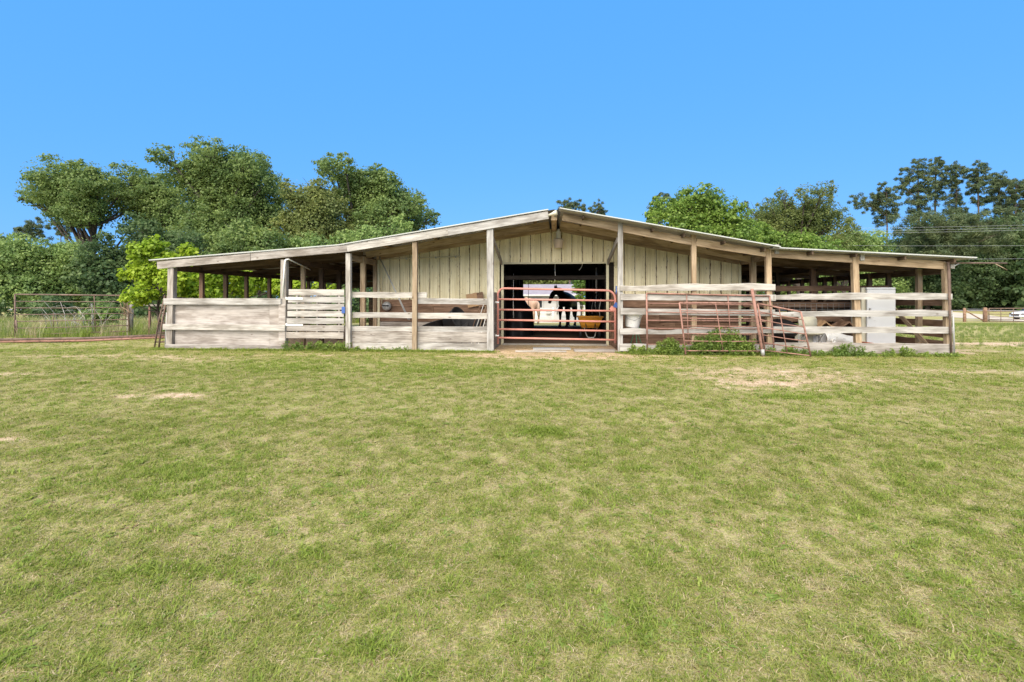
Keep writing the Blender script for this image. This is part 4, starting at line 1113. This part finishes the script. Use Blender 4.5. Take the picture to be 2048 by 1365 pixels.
z0 = gz(-1, 40)
for z in (.25, .55, .85, 1.15): tube('rail', [(-2.6, 40, z0 + z), (.0, 40, z0 + z)], .018, M_PVC, yf, 5)
for x in (-2.6, -1.3, 0): tube('post', [(x, 40, z0 - .1), (x, 40, z0 + 1.25)], .03, M_PVC, yf, 6)

# ---------------------------------------------------------------- far right: gate, posts, car, wires
def gpt(x, y, z=0): return (x, y, gz(x, y) + z)
fg = panel('field_gate', 'long rusty five-bar field gate across the drive at the far right', gpt(41.6, 52.5, 1.32), gpt(47.2, 52.5, 1.36), gpt(47.2, 52.5, .08), gpt(41.6, 52.5, .06),
      (0, .22, .43, .64, .82, .98), (.19, .39, .6, .8), .045, .03, M_DRUST)
fg['category'] = 'gate'
for x, r_, h, lab in ((39.4, .13, 1.30, 'thinner weathered gate post carrying the diagonal brace'), (41.25, .19, 1.36, 'thick weathered gate post beside the far field gate')):
    t = thing('gate_post', lab, 'post', gpt(x, 52.5))
    tube('shaft', [gpt(x, 52.5, -.3), gpt(x + .02, 52.5, .6), gpt(x, 52.5, h)], [r_, r_ * .96, r_ * .9], M_BROWN, t, 10)
    lathe('cap', [(r_ * .9, h - .02), (r_ * .7, h + .05), (0, h + .07)], M_BROWN, t, Matrix.Translation(gpt(x, 52.5)), 10)
tag(tube('brace_pole', [gpt(39.5, 52.5, 1.12), gpt(40.3, 52.5, .62), gpt(41.1, 52.5, .16)], .06, M_BROWN, None, 8), 'dark diagonal brace pole between the two far gate posts', 'pole')
for k, z in enumerate((1.25, .35)):
    tag(tube('fence_wire', [gpt(39.4, 52.5, z), gpt(41.2, 52.5, z)], .012, M_WIRE, None, 4), ('upper wire strung between the two far gate posts', 'lower wire strung between the two far gate posts')[k], 'wire')

car = thing('parked_car', 'white car behind the far right gate, cut by the picture edge', 'car', gpt(51.6, 59))
Mc = Matrix.Translation(gpt(49.35, 59)) @ Matrix.Rotation(R(4), 4, 'Z')
def car_body():
    # side profile (x from nose, z) swept across width with tumblehome
    low = [(0.0, .36), (.03, .55), (.12, .70), (.35, .80), (1.15, .93), (1.9, 1.0), (3.9, 1.0), (4.5, .98), (4.62, .8), (4.65, .45)]
    vs, fs = [], []
    ws = (-.86, -.90, -.80, 0, .80, .90, .86)
    for i, (x, z) in enumerate(low):
        for k, w in enumerate(ws):
            zz = .24 if k in (0, 6) else (z * .93 if k in (1, 5) else z + (.02 if k == 3 else 0))
            pull = .22 * (abs(w) / .9) ** 2 if i < 4 else (-.15 * (abs(w) / .9) ** 2 if i > 7 else 0)
            vs.append((x + pull, w, zz))
    n = len(ws)
    for i in range(len(low) - 1):
        for k in range(n - 1): a = i * n + k; fs.append((a, a + 1, a + n + 1, a + n))
    fs.append(tuple(range(n))); fs.append(tuple((len(low) - 1) * n + k for k in reversed(range(n))))
    return vs, fs
vs, fs = car_body()
b_ = mesh_obj('body', vs, fs, M_CAR, car, Mc, True)
cab = [(1.25, .97), (1.95, 1.42), (3.2, 1.46), (4.2, 1.02)]
vs, fs = [], []
for (x, z) in cab:
    for w in (-.78, -.62, .62, .78): vs.append((x, w if z < 1.1 else w * .86, z if abs(w) < .7 else (z - .05 if z > 1.1 else z - .02)))
for i in range(3):
    for k in range(3): a = i * 4 + k; fs.append((a, a + 1, a + 5, a + 4))
mesh_obj('windscreen', vs, [fs[1]], M_GLASS, car, Mc)
mesh_obj('roof', vs, [fs[3], fs[4], fs[5]], M_CAR, car, Mc)
mesh_obj('rear_window', vs, [fs[7]], M_GLASS, car, Mc)
for s in (-1, 1):
    mesh_obj('side_window', [(1.35, s * .77, .98), (1.98, s * .66, 1.38), (3.2, s * .66, 1.41), (4.1, s * .77, 1.0)], [(0, 1, 2, 3)], M_GLASS, car, Mc)
    pad_v = [(.12, s * .55, .56), (.20, s * .80, .58), (.27, s * .82, .70), (.18, s * .55, .68), (.09, s * .56, .57), (.16, s * .82, .58), (.23, s * .84, .71), (.12, s * .56, .70)]
    mesh_obj('headlight', pad_v, [(4, 5, 6, 7), (0, 3, 2, 1), (0, 1, 5, 4), (1, 2, 6, 5), (2, 3, 7, 6), (3, 0, 4, 7)], M_GLASS, car, Mc)
    for x in (.95, 3.65):
        Mw = Mc @ Matrix.Translation((x, s * .78, .33)) @ Matrix.Rotation(R(90), 4, 'X')
        w = lathe('wheel', [(0, -.09), (.20, -.10), (.22, -.11), (.31, -.11), (.33, -.08), (.33, .08), (.31, .11), (.22, .11), (.20, .10), (0, .09)], M_BLACK, car, Mw, 20)
        lathe('rim', [(0, .115), (.08, .12), (.19, .113)], M_GREYM, w, Mw, 16); lathe('rim', [(0, -.115), (.08, -.12), (.19, -.113)], M_GREYM, w, Mw, 16)
mesh_obj('grille', [(-.01, -.45, .42), (-.01, .45, .42), (.03, .45, .60), (.03, -.45, .60)], [(0, 1, 2, 3)], M_BLACK, car, Mc)
box('bumper', tuple(Mc @ Vector((.03, 0, .32))), (.10, 1.3, .14), M_CAR, car, R(4), bev=.03)

for k, (P0, P1, lab) in enumerate((((29.3, 8.79), (52.0, 9.0), 'topmost power line crossing the pines at right'), ((29.3, 8.56), (52.0, 8.76), 'second power line from the top at right'),
                                   ((29.3, 8.34), (52.0, 8.60), 'third power line from the top at right'), ((26.0, 7.2), (52.0, 6.95), 'lone power line midway below the upper three'),
                                   ((33.0, 5.70), (52.0, 5.66), 'lowest power line just above the right eave'))):
    P = [(P0[0] + (P1[0] - P0[0]) * i / 12, 56 + .4 * k, P0[1] + (P1[1] - P0[1]) * i / 12 - .06 * (1 - (i / 6 - 1) ** 2)) for i in range(13)]
    P = [(P[0][0] * 2 - P[2][0], P[0][1], P[0][2])] + P
    tag(tube('power_line', P, .009, M_WIRE, None, 4), lab, 'power line', 'power lines')

# ---------------------------------------------------------------- trees
def leaf_cloud(lobes, size, per, kind, seed, depth_k=.8):
    """numpy leaf cards clumped through the crown's volume; lobes: (x, y, z, r)"""
    g = np.random.default_rng(seed)
    P, N = [], []
    for (x, y, z, r) in lobes:
        n = int(per * r * r / (size * size))
        m = max(5, int(9 + r * 3.0)) if kind != 'pine' else max(4, int(5 + r * 4))
        d = g.normal(size=(m, 3)); d /= np.linalg.norm(d, axis=1)[:, None]
        cc = d * (r * g.uniform(.25, .92, m) ** .6)[:, None]
        cr = r * g.uniform(.22, .42, m) * (.9 if kind != 'sparse' else .75)
        idx = g.integers(0, m, n)
        e = g.normal(size=(n, 3)); e /= np.linalg.norm(e, axis=1)[:, None]
        rad = g.uniform(0, 1, n) ** .45
        fl = np.array([1.15, 1.15, .62]) if kind != 'pine' else np.array([1.05, 1.05, .8])
        if kind == 'sparse': fl = np.array([.9, .9, 1.0])
        p = cc[idx] + e * rad[:, None] * cr[idx][:, None] * fl
        if kind != 'pine':
            loose = g.random(n) < .45
            p[loose] = (e * (r * g.uniform(.35, 1.02, n))[:, None] * np.array([1, 1, .9]))[loose]
        nn = e * .9 + g.normal(size=(n, 3)) * .55 + np.array([0, 0, .45])
        P.append(p + np.array([x, y, z])); N.append(nn)
    P = np.concatenate(P); N = np.concatenate(N); N /= np.linalg.norm(N, axis=1)[:, None]
    n = len(P)
    t = g.normal(size=(n, 3)); t -= N * (t * N).sum(1)[:, None]; t /= np.linalg.norm(t, axis=1)[:, None]
    b = np.cross(N, t)
    s = size * g.uniform(.6, 1.35, n)[:, None]
    asp = .18 if kind == 'pine' else (.34 if kind == 'sparse' else .55)
    ln = s * (1.5 if kind == 'pine' else 1.0)
    v0 = P - t * ln * .5; v2 = P + t * ln * .5 - N * ln * .12
    v1 = P + b * s * asp * .62 + N * s * .08; v3 = P - b * s * asp * .62 + N * s * .08
    V = np.stack([v0, v1, v2, v3], 1).reshape(-1, 3)
    return V, n
def cloud_mesh(name, V, n, mat, parent, M):
    me = bpy.data.meshes.new(name)
    me.vertices.add(4 * n); me.vertices.foreach_set('co', V.astype(np.float32).ravel())
    me.loops.add(4 * n); me.loops.foreach_set('vertex_index', np.arange(4 * n, dtype=np.int32))
    me.polygons.add(n); me.polygons.foreach_set('loop_start', np.arange(0, 4 * n, 4, dtype=np.int32))
    me.update(calc_edges=True); me.materials.append(mat)
    o = bpy.data.objects.new(name, me); put(o, M, parent)
    return o
def tree(name, kind, label, X, Y, lob, seed):
    r = random.Random(seed)
    z0 = gz(X, Y)
    M = Matrix.Translation((X, Y, z0))
    cat = 'bush' if 'bush' in name else 'tree'
    t = thing(name, label, cat, (X, Y, z0))
    H = max(z + q for (_, z, q) in lob)
    wd = max(abs(x) + q for (x, _, q) in lob)
    L = []
    for (x, z, q) in lob:
        dep = (wd * .55) * (1 - min(1, abs(x) / wd) * .5)
        if kind == 'pine':
            L.append((x, r.uniform(-.5, .5) * max(.6, abs(x) + .5), z, q * 1.38)); L.append((x * .6, r.uniform(-1.2, 1.2), z - q * .6, q * 1.1)); continue
        # main lobe somewhere in the depth, plus a companion on the other side of the trunk
        y = r.uniform(-1, .6) * dep
        L.append((x, y, z, q))
        if kind != 'lime' and q > .9: L.append((x * .85 + r.uniform(-.4, .4), -y + r.uniform(0, .3) * dep + .4, z - q * .18, q * .85))
    if kind not in ('pine', 'lime'):
        cx_ = sum(l[0] for l in L) / len(L); cz_ = sum(l[2] for l in L) / len(L)
        for l in list(L[::2]):
            L.append((l[0] * .62 + cx_ * .38 + r.uniform(-.3, .3), l[1] * .5, l[2] * .66 + cz_ * .34, l[3] * .95))
        L = [(x, y, z, q * 1.15) for (x, y, z, q) in L]
    if kind == 'lime': L = [(x, y, z, q * 1.15) for (x, y, z, q) in L]
    size = {'oak': .22, 'olive': .22, 'soft': .21, 'dark': .24, 'bright': .21, 'sparse': .21, 'pine': .24, 'lime': .14}[kind]
    dist = max(1.0, Y / 48) if kind != 'lime' else max(1, Y / 19)
    size *= dist ** .8
    per = {'oak': 24, 'olive': 24, 'soft': 24, 'dark': 24, 'bright': 24, 'sparse': 24, 'pine': 44, 'lime': 60}[kind]
    V, n = leaf_cloud(L, size, per, kind, seed)
    cloud_mesh('crown', V, n, LEAF[kind], t, M)
    # trunk and limbs in one mesh
    vs, fs = [], []
    def addt(p, rad, sides=7):
        a, b = tube_geo(p, rad, sides, False); o = len(vs); vs.extend(a); fs.extend(tuple(i + o for i in f) for f in b)
    rb = max(.05, H * (.020 if kind != 'pine' else .0085))
    if kind == 'lime': rb = .05
    top = H * (.78 if kind != 'pine' else .97)
    if kind == 'pine': rb = max(rb, .10)
    pts = [Vector((r.uniform(-.03, .03) * H * (i > 0) * (.5 if kind != 'pine' else .12), r.uniform(-.02, .02) * H * (i > 0) * (1 if kind != 'pine' else .3), top * i / 6 - .2 * (i == 0))) for i in range(7)]
    addt(pts, [rb * (1.25 - .95 * i / 6) for i in range(7)], 9)
    for (x, y, z, q) in L:
        zs = min(top * .95, max(.25 * H, (z - abs(x) * .75 - q * .3) * r.uniform(.6, .95))) if kind != 'pine' else max(.3 * H, z - abs(x) * .4 - .2)
        k = min(5, int(zs / top * 6)); base = pts[k].lerp(pts[k + 1], zs / top * 6 - k)
        end = Vector((x, y, z)); m1 = base.lerp(end, .4) + Vector((r.uniform(-.1, .1), r.uniform(-.1, .1), -.02 * H if kind != 'pine' else 0)) ; m2 = base.lerp(end, .75) + Vector((0, 0, .01 * H))
        rr = rb * (.5 if kind != 'pine' else .28)
        addt([base, m1, m2, end], [rr, rr * .7, rr * .45, rr * .2], 6)
        for _ in range(3):
            e2 = end + Vector((r.uniform(-1, 1), r.uniform(-1, 1), r.uniform(-.3, 1))) * q * .8
            addt([m2, m2.lerp(e2, .5) + Vector((0, 0, .1 * q)), e2], [rr * .35, rr * .22, rr * .08], 4)
    mesh_obj('trunk', vs, fs, M_PBARK if kind == 'pine' else M_BARK, t, M, True)
    return t
TREES = [
('oak_tree','oak','wide olive green oak with a low branch reaching left, leftmost of the tall oaks',-46.1,48,[(-6.1,12.65,1.12),(-4.18,13.38,1.52),(-2.0,14.1,1.77),(0.17,14.56,1.51),(1.51,13.28,2.01),(-1.46,11.82,2.12),(-4.18,11.76,1.11),(1.51,10.77,1.81),(-6.49,12.0,0.66),(3.12,13.51,1.4)]),
('oak_tree','oak','leaning dark oak between the leftmost oak and the tallest oak',-42.66,51,[(-1.7,15.43,1.38),(0.67,14.17,1.85),(-1.02,12.87,2.02),(1.79,12.3,2.11),(0.67,10.73,1.69),(3.19,10.7,1.58)]),
('oak_tree','oak','tallest round crowned oak rising behind the left shed roof',-31.68,47,[(-2.39,15.88,1.65),(0.16,15.63,1.54),(2.17,15.59,1.54),(4.08,14.45,1.53),(-4.54,15.59,1.17),(-4.95,14.38,1.22),(-2.39,13.36,2.32),(1.17,13.3,2.5),(3.93,12.2,2.01),(5.28,12.99,1.05),(-0.86,10.92,2.03),(2.68,9.91,2.3),(-3.41,10.47,1.65),(4.93,10.36,1.58),(-2.39,8.52,1.69),(0.66,8.01,1.93)]),
('oak_tree','olive','smaller yellowish oak tucked between the tallest oak and the next oak',-21.11,45,[(-1.89,11.84,1.0),(0.0,12.17,1.0),(-0.71,10.82,1.73),(0.94,10.34,1.72),(-1.89,9.47,1.73),(0.0,8.53,1.91),(-3.22,8.57,1.28),(1.87,8.29,1.36)]),
('oak_tree','oak','broad oak sloping down to the right behind the barn roof',-19.72,50,[(-2.44,15.11,1.11),(-1.14,14.73,1.26),(0.41,14.8,1.0),(1.34,13.88,1.65),(2.73,14.41,1.0),(4.0,13.34,1.4),(5.43,12.32,1.29),(6.79,11.2,1.19),(7.85,10.29,0.79),(-0.62,12.81,2.01),(2.47,12.01,2.1),(4.51,10.74,1.79),(0.41,10.79,2.11),(2.98,9.51,1.8),(6.04,9.62,1.29)]),
('understory_tree','soft','pale green feathery tree behind the rusty gate at the left edge',-44.1,40,[(-1.47,6.0,1.53),(0.6,5.98,1.52),(-0.55,4.51,1.78),(1.38,4.28,1.61),(-2.03,4.09,1.45),(-0.09,2.81,1.48),(1.74,2.59,1.27)]),
('understory_tree','soft','light green slender tree left of the dark cedar',-41.55,41,[(-0.47,6.2,1.38),(0.46,4.6,1.64),(-0.93,3.74,1.64),(1.3,5.88,1.03),(0.46,2.66,1.38),(1.85,3.3,1.12)]),
('understory_tree','dark','dark green tree cut off by the left edge of the picture',-54.65,46,[(0.91,7.34,1.47),(0.64,5.63,1.76),(-0.7,6.86,1.96),(0.91,3.67,1.47),(-0.97,4.16,1.96)]),
('cedar_tree','dark','dark cedar standing behind the bright lime bush',-34.24,37,[(-0.21,6.53,0.7),(-0.42,5.37,1.16),(0.66,4.71,1.16),(-0.75,3.94,1.39),(0.91,3.35,1.47),(0.08,2.27,1.39),(1.81,2.58,1.0),(-1.17,2.39,0.93)]),
('understory_tree','dark','dark leafy tree below the leaning oak, above the left shed roof',-31.17,40,[(-1.32,7.35,1.41),(0.43,6.51,1.49),(2.18,6.08,1.48),(-2.2,5.28,1.41),(-3.53,6.12,1.25),(-0.44,4.44,1.49),(-2.2,3.21,1.5)]),
('understory_tree','oak','bushy green tree low behind the middle of the left shed roof',-24.26,40,[(-2.14,6.47,1.48),(0.0,6.86,1.47),(2.13,6.43,1.46),(-1.28,4.83,1.47),(1.28,4.61,1.47),(3.82,6.22,1.22),(-3.0,4.42,1.48),(2.97,3.99,1.46)]),
('understory_tree','soft','light green bushy tree low behind the bend in the left roof',-17.1,40,[(-1.67,6.2,1.13),(0.41,6.79,0.97),(2.48,7.17,1.12),(-0.83,4.78,1.21),(1.65,5.17,1.36),(4.93,7.54,1.04),(-2.5,3.98,1.21),(0.83,3.57,1.37)]),
('pine_tree','pine','small distant pine in the gap at the far left',-93.71,85,[(-1.17,14.82,1.26),(0.59,15.52,1.17),(1.76,14.25,1.08),(-1.66,13.74,0.81)]),
('pine_tree','pine','thin distant pine just left of the leftmost oak trunk',-87.88,85,[(-0.97,14.75,0.9),(0.29,15.28,0.99),(0.97,14.02,0.81)]),
('bright_tree','bright','bright green tree rising behind the right slope of the barn roof',10.18,38,[(-2.06,8.47,0.95),(-0.64,8.92,1.01),(0.42,9.33,0.69),(1.4,9.21,0.69),(-1.35,7.55,1.23),(0.42,7.89,1.37),(2.1,8.3,1.01),(2.59,7.32,1.19),(3.29,6.52,0.83),(1.12,6.43,1.37),(-2.85,7.64,0.73),(4.44,5.97,0.65),(-0.29,6.09,1.3),(2.52,5.7,1.08)]),
('pine_tree','pine','dark pine peeking out left of the bright green tree',12.14,60,[(0.23,13.74,0.69),(-0.56,12.61,0.86),(0.45,12.59,0.8),(-1.01,11.58,0.69)]),
('pine_tree','pine','distant pine top above the barn ridge, the wider of two',2.47,75,[(-1.23,15.58,0.87),(0.0,15.93,0.73),(1.01,15.69,0.8),(1.66,15.1,0.65),(-0.73,14.85,0.95)]),
('pine_tree','pine','distant pine top above the barn ridge, the narrower of two',6.58,75,[(-0.08,15.87,0.51),(-0.72,15.08,0.58),(0.43,15.06,0.65),(-0.08,14.35,0.87)]),
('willow_tree','sparse','airy yellowish green tree between the bright tree and the pines',23.08,50,[(-1.8,12.11,0.61),(-0.45,11.62,1.03),(0.9,11.97,0.84),(1.8,11.39,0.93),(-0.9,10.12,1.55),(1.35,10.09,1.54),(2.69,9.51,1.31),(4.11,9.03,0.74),(-3.16,10.62,1.04),(-4.17,9.69,1.23),(-2.26,8.73,1.6),(0.45,8.32,1.78),(2.69,7.83,1.54),(-4.9,11.21,0.43),(-4.53,7.81,1.42)]),
('pine_tree','pine','shorter open pine standing left of the tall pine group',67.69,110,[(-0.78,24.66,1.02),(-4.17,22.88,1.43),(-1.84,22.43,1.43),(0.67,22.19,1.42),(1.63,20.14,1.32),(-3.0,20.41,1.12),(-0.49,18.54,1.43),(-5.53,21.47,0.92),(1.15,23.81,0.92)]),
('pine_tree','pine','tall pine first from the left in the tall group',75.27,112,[(-0.29,29.6,1.13),(-2.24,28.19,1.24),(1.17,28.12,1.34),(-3.22,26.24,1.24),(-0.78,25.79,1.55),(1.65,25.54,1.24),(-3.9,24.6,0.83),(0.68,22.98,1.44),(-1.26,21.46,1.45),(0.2,19.58,1.65)]),
('pine_tree','pine','tallest pine second from the left in the tall group',82.78,118,[(0.0,31.76,1.08),(1.43,30.65,1.08),(-1.02,29.51,1.08),(0.82,27.84,1.41),(-0.82,25.71,1.08),(0.82,24.38,0.98)]),
('pine_tree','pine','tall pine third from the left in the tall group',83.9,114,[(-0.19,29.62,1.15),(-1.37,28.5,1.05),(0.89,27.93,1.25),(-0.68,26.39,1.25),(0.3,23.77,1.25),(-1.17,22.22,1.46),(0.4,20.42,1.46)]),
('pine_tree','pine','tall pine with a bare middle trunk fourth in the tall group',85.97,111,[(-0.19,28.8,1.12),(-1.32,27.2,1.22),(1.14,27.16,1.22),(0.0,25.15,1.42),(-1.8,24.68,0.81),(0.38,22.51,1.11)]),
('pine_tree','pine','dense pine fifth in the tall group near the right edge',92.47,114,[(-0.19,27.27,1.14),(1.06,26.21,1.24),(-1.07,25.72,1.25),(0.19,24.04,1.45),(-0.58,21.56,1.66),(1.55,22.05,1.45),(0.19,18.44,1.45)]),
('pine_tree','pine','pine cut by the right edge of the picture',92.2,110,[(-0.18,24.82,1.1),(1.3,23.79,1.3),(-1.11,22.84,1.2),(0.75,21.31,1.5),(0.19,18.82,1.6),(2.42,21.78,1.4),(2.6,24.77,1.2)]),
('bank_tree','dark','dark leafy tree on the bank below the tall pines',67.31,98,[(-2.98,12.69,3.07),(1.27,13.73,3.06),(-0.43,9.05,4.15),(-3.84,7.27,3.26),(3.81,7.23,3.77),(0.42,3.82,3.24),(-2.98,2.74,2.35),(2.96,2.56,2.34)]),
('bank_tree','dark','dark leafy tree on the bank above the wooden gate posts',77.88,100,[(-1.88,14.18,2.93),(1.7,14.14,2.92),(-0.17,10.06,4.2),(-2.74,5.5,3.84),(2.55,5.48,3.83),(-0.17,2.57,2.56),(-3.16,2.76,2.56),(3.23,2.57,2.37)]),
('bank_tree','dark','dark leafy tree on the bank at the right edge',82.94,97,[(-1.8,13.73,3.0),(0.82,10.63,4.04),(-0.98,6.24,4.05),(-2.45,2.72,2.47),(0.66,2.72,2.64),(3.1,7.1,4.04),(3.91,12.36,3.51)]),
('bank_tree','soft','hazy lighter green tree behind the far right shed roof',55.86,96,[(-2.97,11.84,2.32),(0.43,11.19,2.85),(-1.27,7.19,3.39),(3.38,8.5,3.38),(-3.82,5.86,3.04),(2.12,4.51,3.38),(-1.27,2.73,2.5),(4.22,2.73,2.49)]),
('bank_tree','soft','pale green tree seen through the right shed between its posts',41.02,88,[(-0.4,6.82,3.46),(3.16,7.21,3.45),(-3.57,6.01,3.14),(1.18,3.68,2.8),(-6.37,5.19,2.82),(4.73,3.51,2.46),(-2.78,2.7,2.15)]),
('understory_tree','bright','fresh green bushy tree low behind the right shed roof bend',17.3,42,[(-1.72,7.09,1.03),(0.0,6.67,1.11),(1.71,6.26,1.18),(3.6,5.86,1.02),(-2.49,5.9,1.11),(-0.19,5.09,1.19),(2.09,4.88,1.18),(-3.65,6.71,0.88)]),
('understory_tree','soft','soft green tree low between the airy tree and the pines',32.52,60,[(-1.6,8.3,1.34),(0.54,8.84,1.23),(2.66,8.54,1.34),(-0.53,6.61,1.57),(1.6,6.32,1.56),(-2.67,6.63,1.46)]),
('understory_tree','soft','small fresh green shrub behind the rusty gate bars at left',-20.81,22,[(-0.37,0.77,0.37),(0.13,1.0,0.37),(0.62,0.82,0.32),(-0.12,0.42,0.37),(0.37,0.42,0.37)]),
('bank_tree','pine','dusky tree filling between the trunks of the tall pines',63.86,88,[(-5.33,13.63,2.11),(-2.28,14.0,2.1),(0.38,14.37,2.1),(3.02,13.94,1.93),(6.02,14.3,2.09),(-3.8,11.18,2.43),(0.0,11.55,2.42),(4.53,11.51,2.41),(9.01,13.47,2.08)]),
('yard_tree','olive','olive tree beyond the white house seen through the barn aisle',-1.63,80,[(-2.74,6.03,1.88),(-0.78,6.25,1.72),(1.16,5.86,1.87),(3.49,6.0,1.71),(-1.56,3.91,2.03),(1.94,3.67,2.02),(-4.3,5.09,1.88)]),
('yard_tree','bright','bright green tree beside the white house seen through the aisle',2.24,40,[(-0.15,3.24,0.47),(0.08,2.62,0.5),(-0.46,2.69,0.35),(0.23,1.92,0.46),(0.39,3.31,0.39),(-0.23,1.92,0.35)]),
('lime_bush','lime','bright lime green bush crowding the left end of the shed',-14.17,17.4,[(-0.89,2.69,0.4),(-0.39,3.14,0.36),(0.23,3.28,0.36),(0.95,3.15,0.31),(1.52,3.04,0.16),(-1.08,2.3,0.27),(-0.35,2.33,0.51),(0.46,2.56,0.58),(-0.16,1.57,0.43),(-0.77,1.39,0.31),(-1.23,1.43,0.16),(0.57,1.57,0.54),(1.03,2.11,0.5),(1.27,1.57,0.39)]),
('lime_bush','lime','lime green bush seen through the left shed posts, nearer of two',-14.3,21.5,[(-0.82,1.94,0.53),(-0.24,2.38,0.49),(0.34,1.94,0.53),(-0.58,2.72,0.44),(-1.28,2.61,0.44),(0.57,2.53,0.4),(-0.12,1.61,0.44)]),
('lime_bush','lime','lime green bush seen through the left shed posts, farther of two',-13.97,25.5,[(-1.22,2.11,0.57),(-0.41,2.42,0.52),(0.67,2.03,0.52),(-0.95,2.81,0.47),(0.13,2.8,0.47),(1.47,1.9,0.41),(2.27,2.02,0.36),(3.07,1.94,0.26),(-0.14,1.59,0.47)]),
]
for i, (nm, kd, lab, X, Y, lob) in enumerate(TREES):
    tree(nm, kd, lab, X, Y, lob, 40 + i)

# far wood that closes the horizon, one mass
lob = []
for i in range(150):
    a = R(-86 + 172 * i / 149) ; d = 135 + 14 * math.sin(i * 1.7)
    x = math.sin(a) * d; y = math.cos(a) * d
    for z, q in ((2.0, 3.6), (6.0 + 1.5 * math.sin(i * 2.3), 3.4)): lob.append((x, y, z - .5, q))
V, n = leaf_cloud(lob, 1.0, 22, 'oak', 5)
tag(cloud_mesh('far_wood', V, n, LEAF['dark'], None, Matrix.Identity(4)), 'dark far-off wood closing the horizon behind road and fields', 'wood', kind='stuff')
# brush under the left trees and along the far bank
lob = []
for i in range(60):
    x = rng.uniform(-52, -9); y = rng.uniform(30, 38)
    lob.append((x, y, gz(x, y) + rng.uniform(.3, 1.3), rng.uniform(.7, 1.4)))
V, n = leaf_cloud(lob, .28, 22, 'oak', 6)
tag(cloud_mesh('brush', V, n, LEAF['dark'], None, Matrix.Identity(4)), 'dark tangled brush below the trees at left', 'brush', kind='stuff')
lob = []
for i in range(46):
    x = 30 + i * 1.9; y = 98.5 + rng.uniform(-.5, 2)
    lob.append((x, y, gz(x, y) + rng.uniform(.6, 2.2), rng.uniform(1.3, 2.2)))
V, n = leaf_cloud(lob, .5, 24, 'oak', 8)
tag(cloud_mesh('roadside_brush', V, n, LEAF['dark'], None, Matrix.Identity(4)), 'dark green brush along the far side of the road', 'brush', kind='stuff')
# shaded growth inside and behind the left shed
lob = []
for i in range(34):
    y = 15.5 + i * .28
    lob.append((-11.0 + rng.uniform(-.5, .25), y, rng.uniform(.35, 1.15), rng.uniform(.3, .5)))
V, n = leaf_cloud(lob, .12, 22, 'oak', 9)
tag(cloud_mesh('shed_undergrowth', V, n, LEAF['weed'], None, Matrix.Identity(4)), 'leafy undergrowth pushing in along the open left side of the shed', 'undergrowth', kind='stuff')
# weeds along the fences
def weeds(name, spots, label, seed):
    lob = []
    for (x, y, h) in spots:
        for k in range(3): lob.append((x + rng.uniform(-.06, .06), y + rng.uniform(-.05, .05), gz(x, y) + h * (.2 + .33 * k), h * (.30 - .05 * k) + .02))
    V, n = leaf_cloud(lob, .050, 13, 'sparse', seed)
    o = cloud_mesh(name, V, n, LEAF['weed'], None, Matrix.Identity(4))
    return tag(o, label, 'weeds', kind='stuff')
sp = []
for _ in range(150):
    x = rng.uniform(1.85, 5.3); k = math.exp(-((x - 4.1) / .8) ** 2) * .55 + math.exp(-((x - 2.75) / .25) ** 2) * .28 + math.exp(-((x - 2.05) / .25) ** 2) * .12 + .13
    sp.append((x, rng.uniform(12.62, 12.9), k * rng.uniform(.45, 1.0)))
weeds('panel_weeds', sp, 'tall green weeds growing through the leaning rusty panels', 21)
sp = []
for _ in range(110):
    x = rng.uniform(5.2, 9.5); k = .12 + .22 * math.exp(-((x - 7.0) / .25) ** 2) + .2 * math.exp(-((x - 8.2) / .18) ** 2) + .12 * math.exp(-((x - 5.7) / .4) ** 2)
    sp.append((x, rng.uniform(12.55, 12.92), k * rng.uniform(.5, 1.0)))
weeds('shed_weeds', sp, 'low green weeds along the foot of the right shed boards', 22)
sp = []
for _ in range(60):
    x = rng.uniform(-7.0, -5.3); sp.append((x, rng.uniform(12.8, 13.15), rng.uniform(.10, .26)))
for _ in range(20):
    x = rng.uniform(-5.2, -3.7); sp.append((x, rng.uniform(12.9, 13.0), rng.uniform(.05, .14)))
weeds('gate_weeds', sp, 'small green weeds under the slatted wooden gate', 23)
# scattered hay on the dirt before the gate
hay = tuft_collection('hay_wisp', [((26, .01, .03, .006, .16, 3.0), M_STRAW), ((20, .01, .025, .006, .2, 4.0), M_STRAW)])
pts, scs, kds = [], [], []
for _ in range(1500):
    x = rng.gauss(.0, 1.0); y = rng.uniform(12.0, 15.0)
    if abs(x) > 1.5 and y > 13: continue
    pts.append((x, y, gz(x, y) + .005)); scs.append(rng.uniform(.6, 1.3)); kds.append(rng.randrange(2))
scatter('hay', pts, scs, kds, hay, 'loose hay scattered on the dirt before the red gate', 'hay')
# dry twigs at the far left
tw = thing('dead_brush', 'pale dry twigs arching behind the rusty gate at left', 'brush', (-19.2, 19.5, 0))
for i in range(22):
    x = rng.uniform(-20.6, -18.9); y = rng.uniform(19, 21); h = rng.uniform(.7, 1.5)
    p = Vector((x, y, gz(x, y))); q = Vector((rng.uniform(-.5, .5), rng.uniform(-.4, .4), 0))
    tube('twig', [p, p + q * .4 + Vector((0, 0, h * .6)), p + q * 1.2 + Vector((0, 0, h * .95)), p + q * 2.2 + Vector((0, 0, h * .9))], [.012, .01, .007, .003], M_PALE, tw, 4)
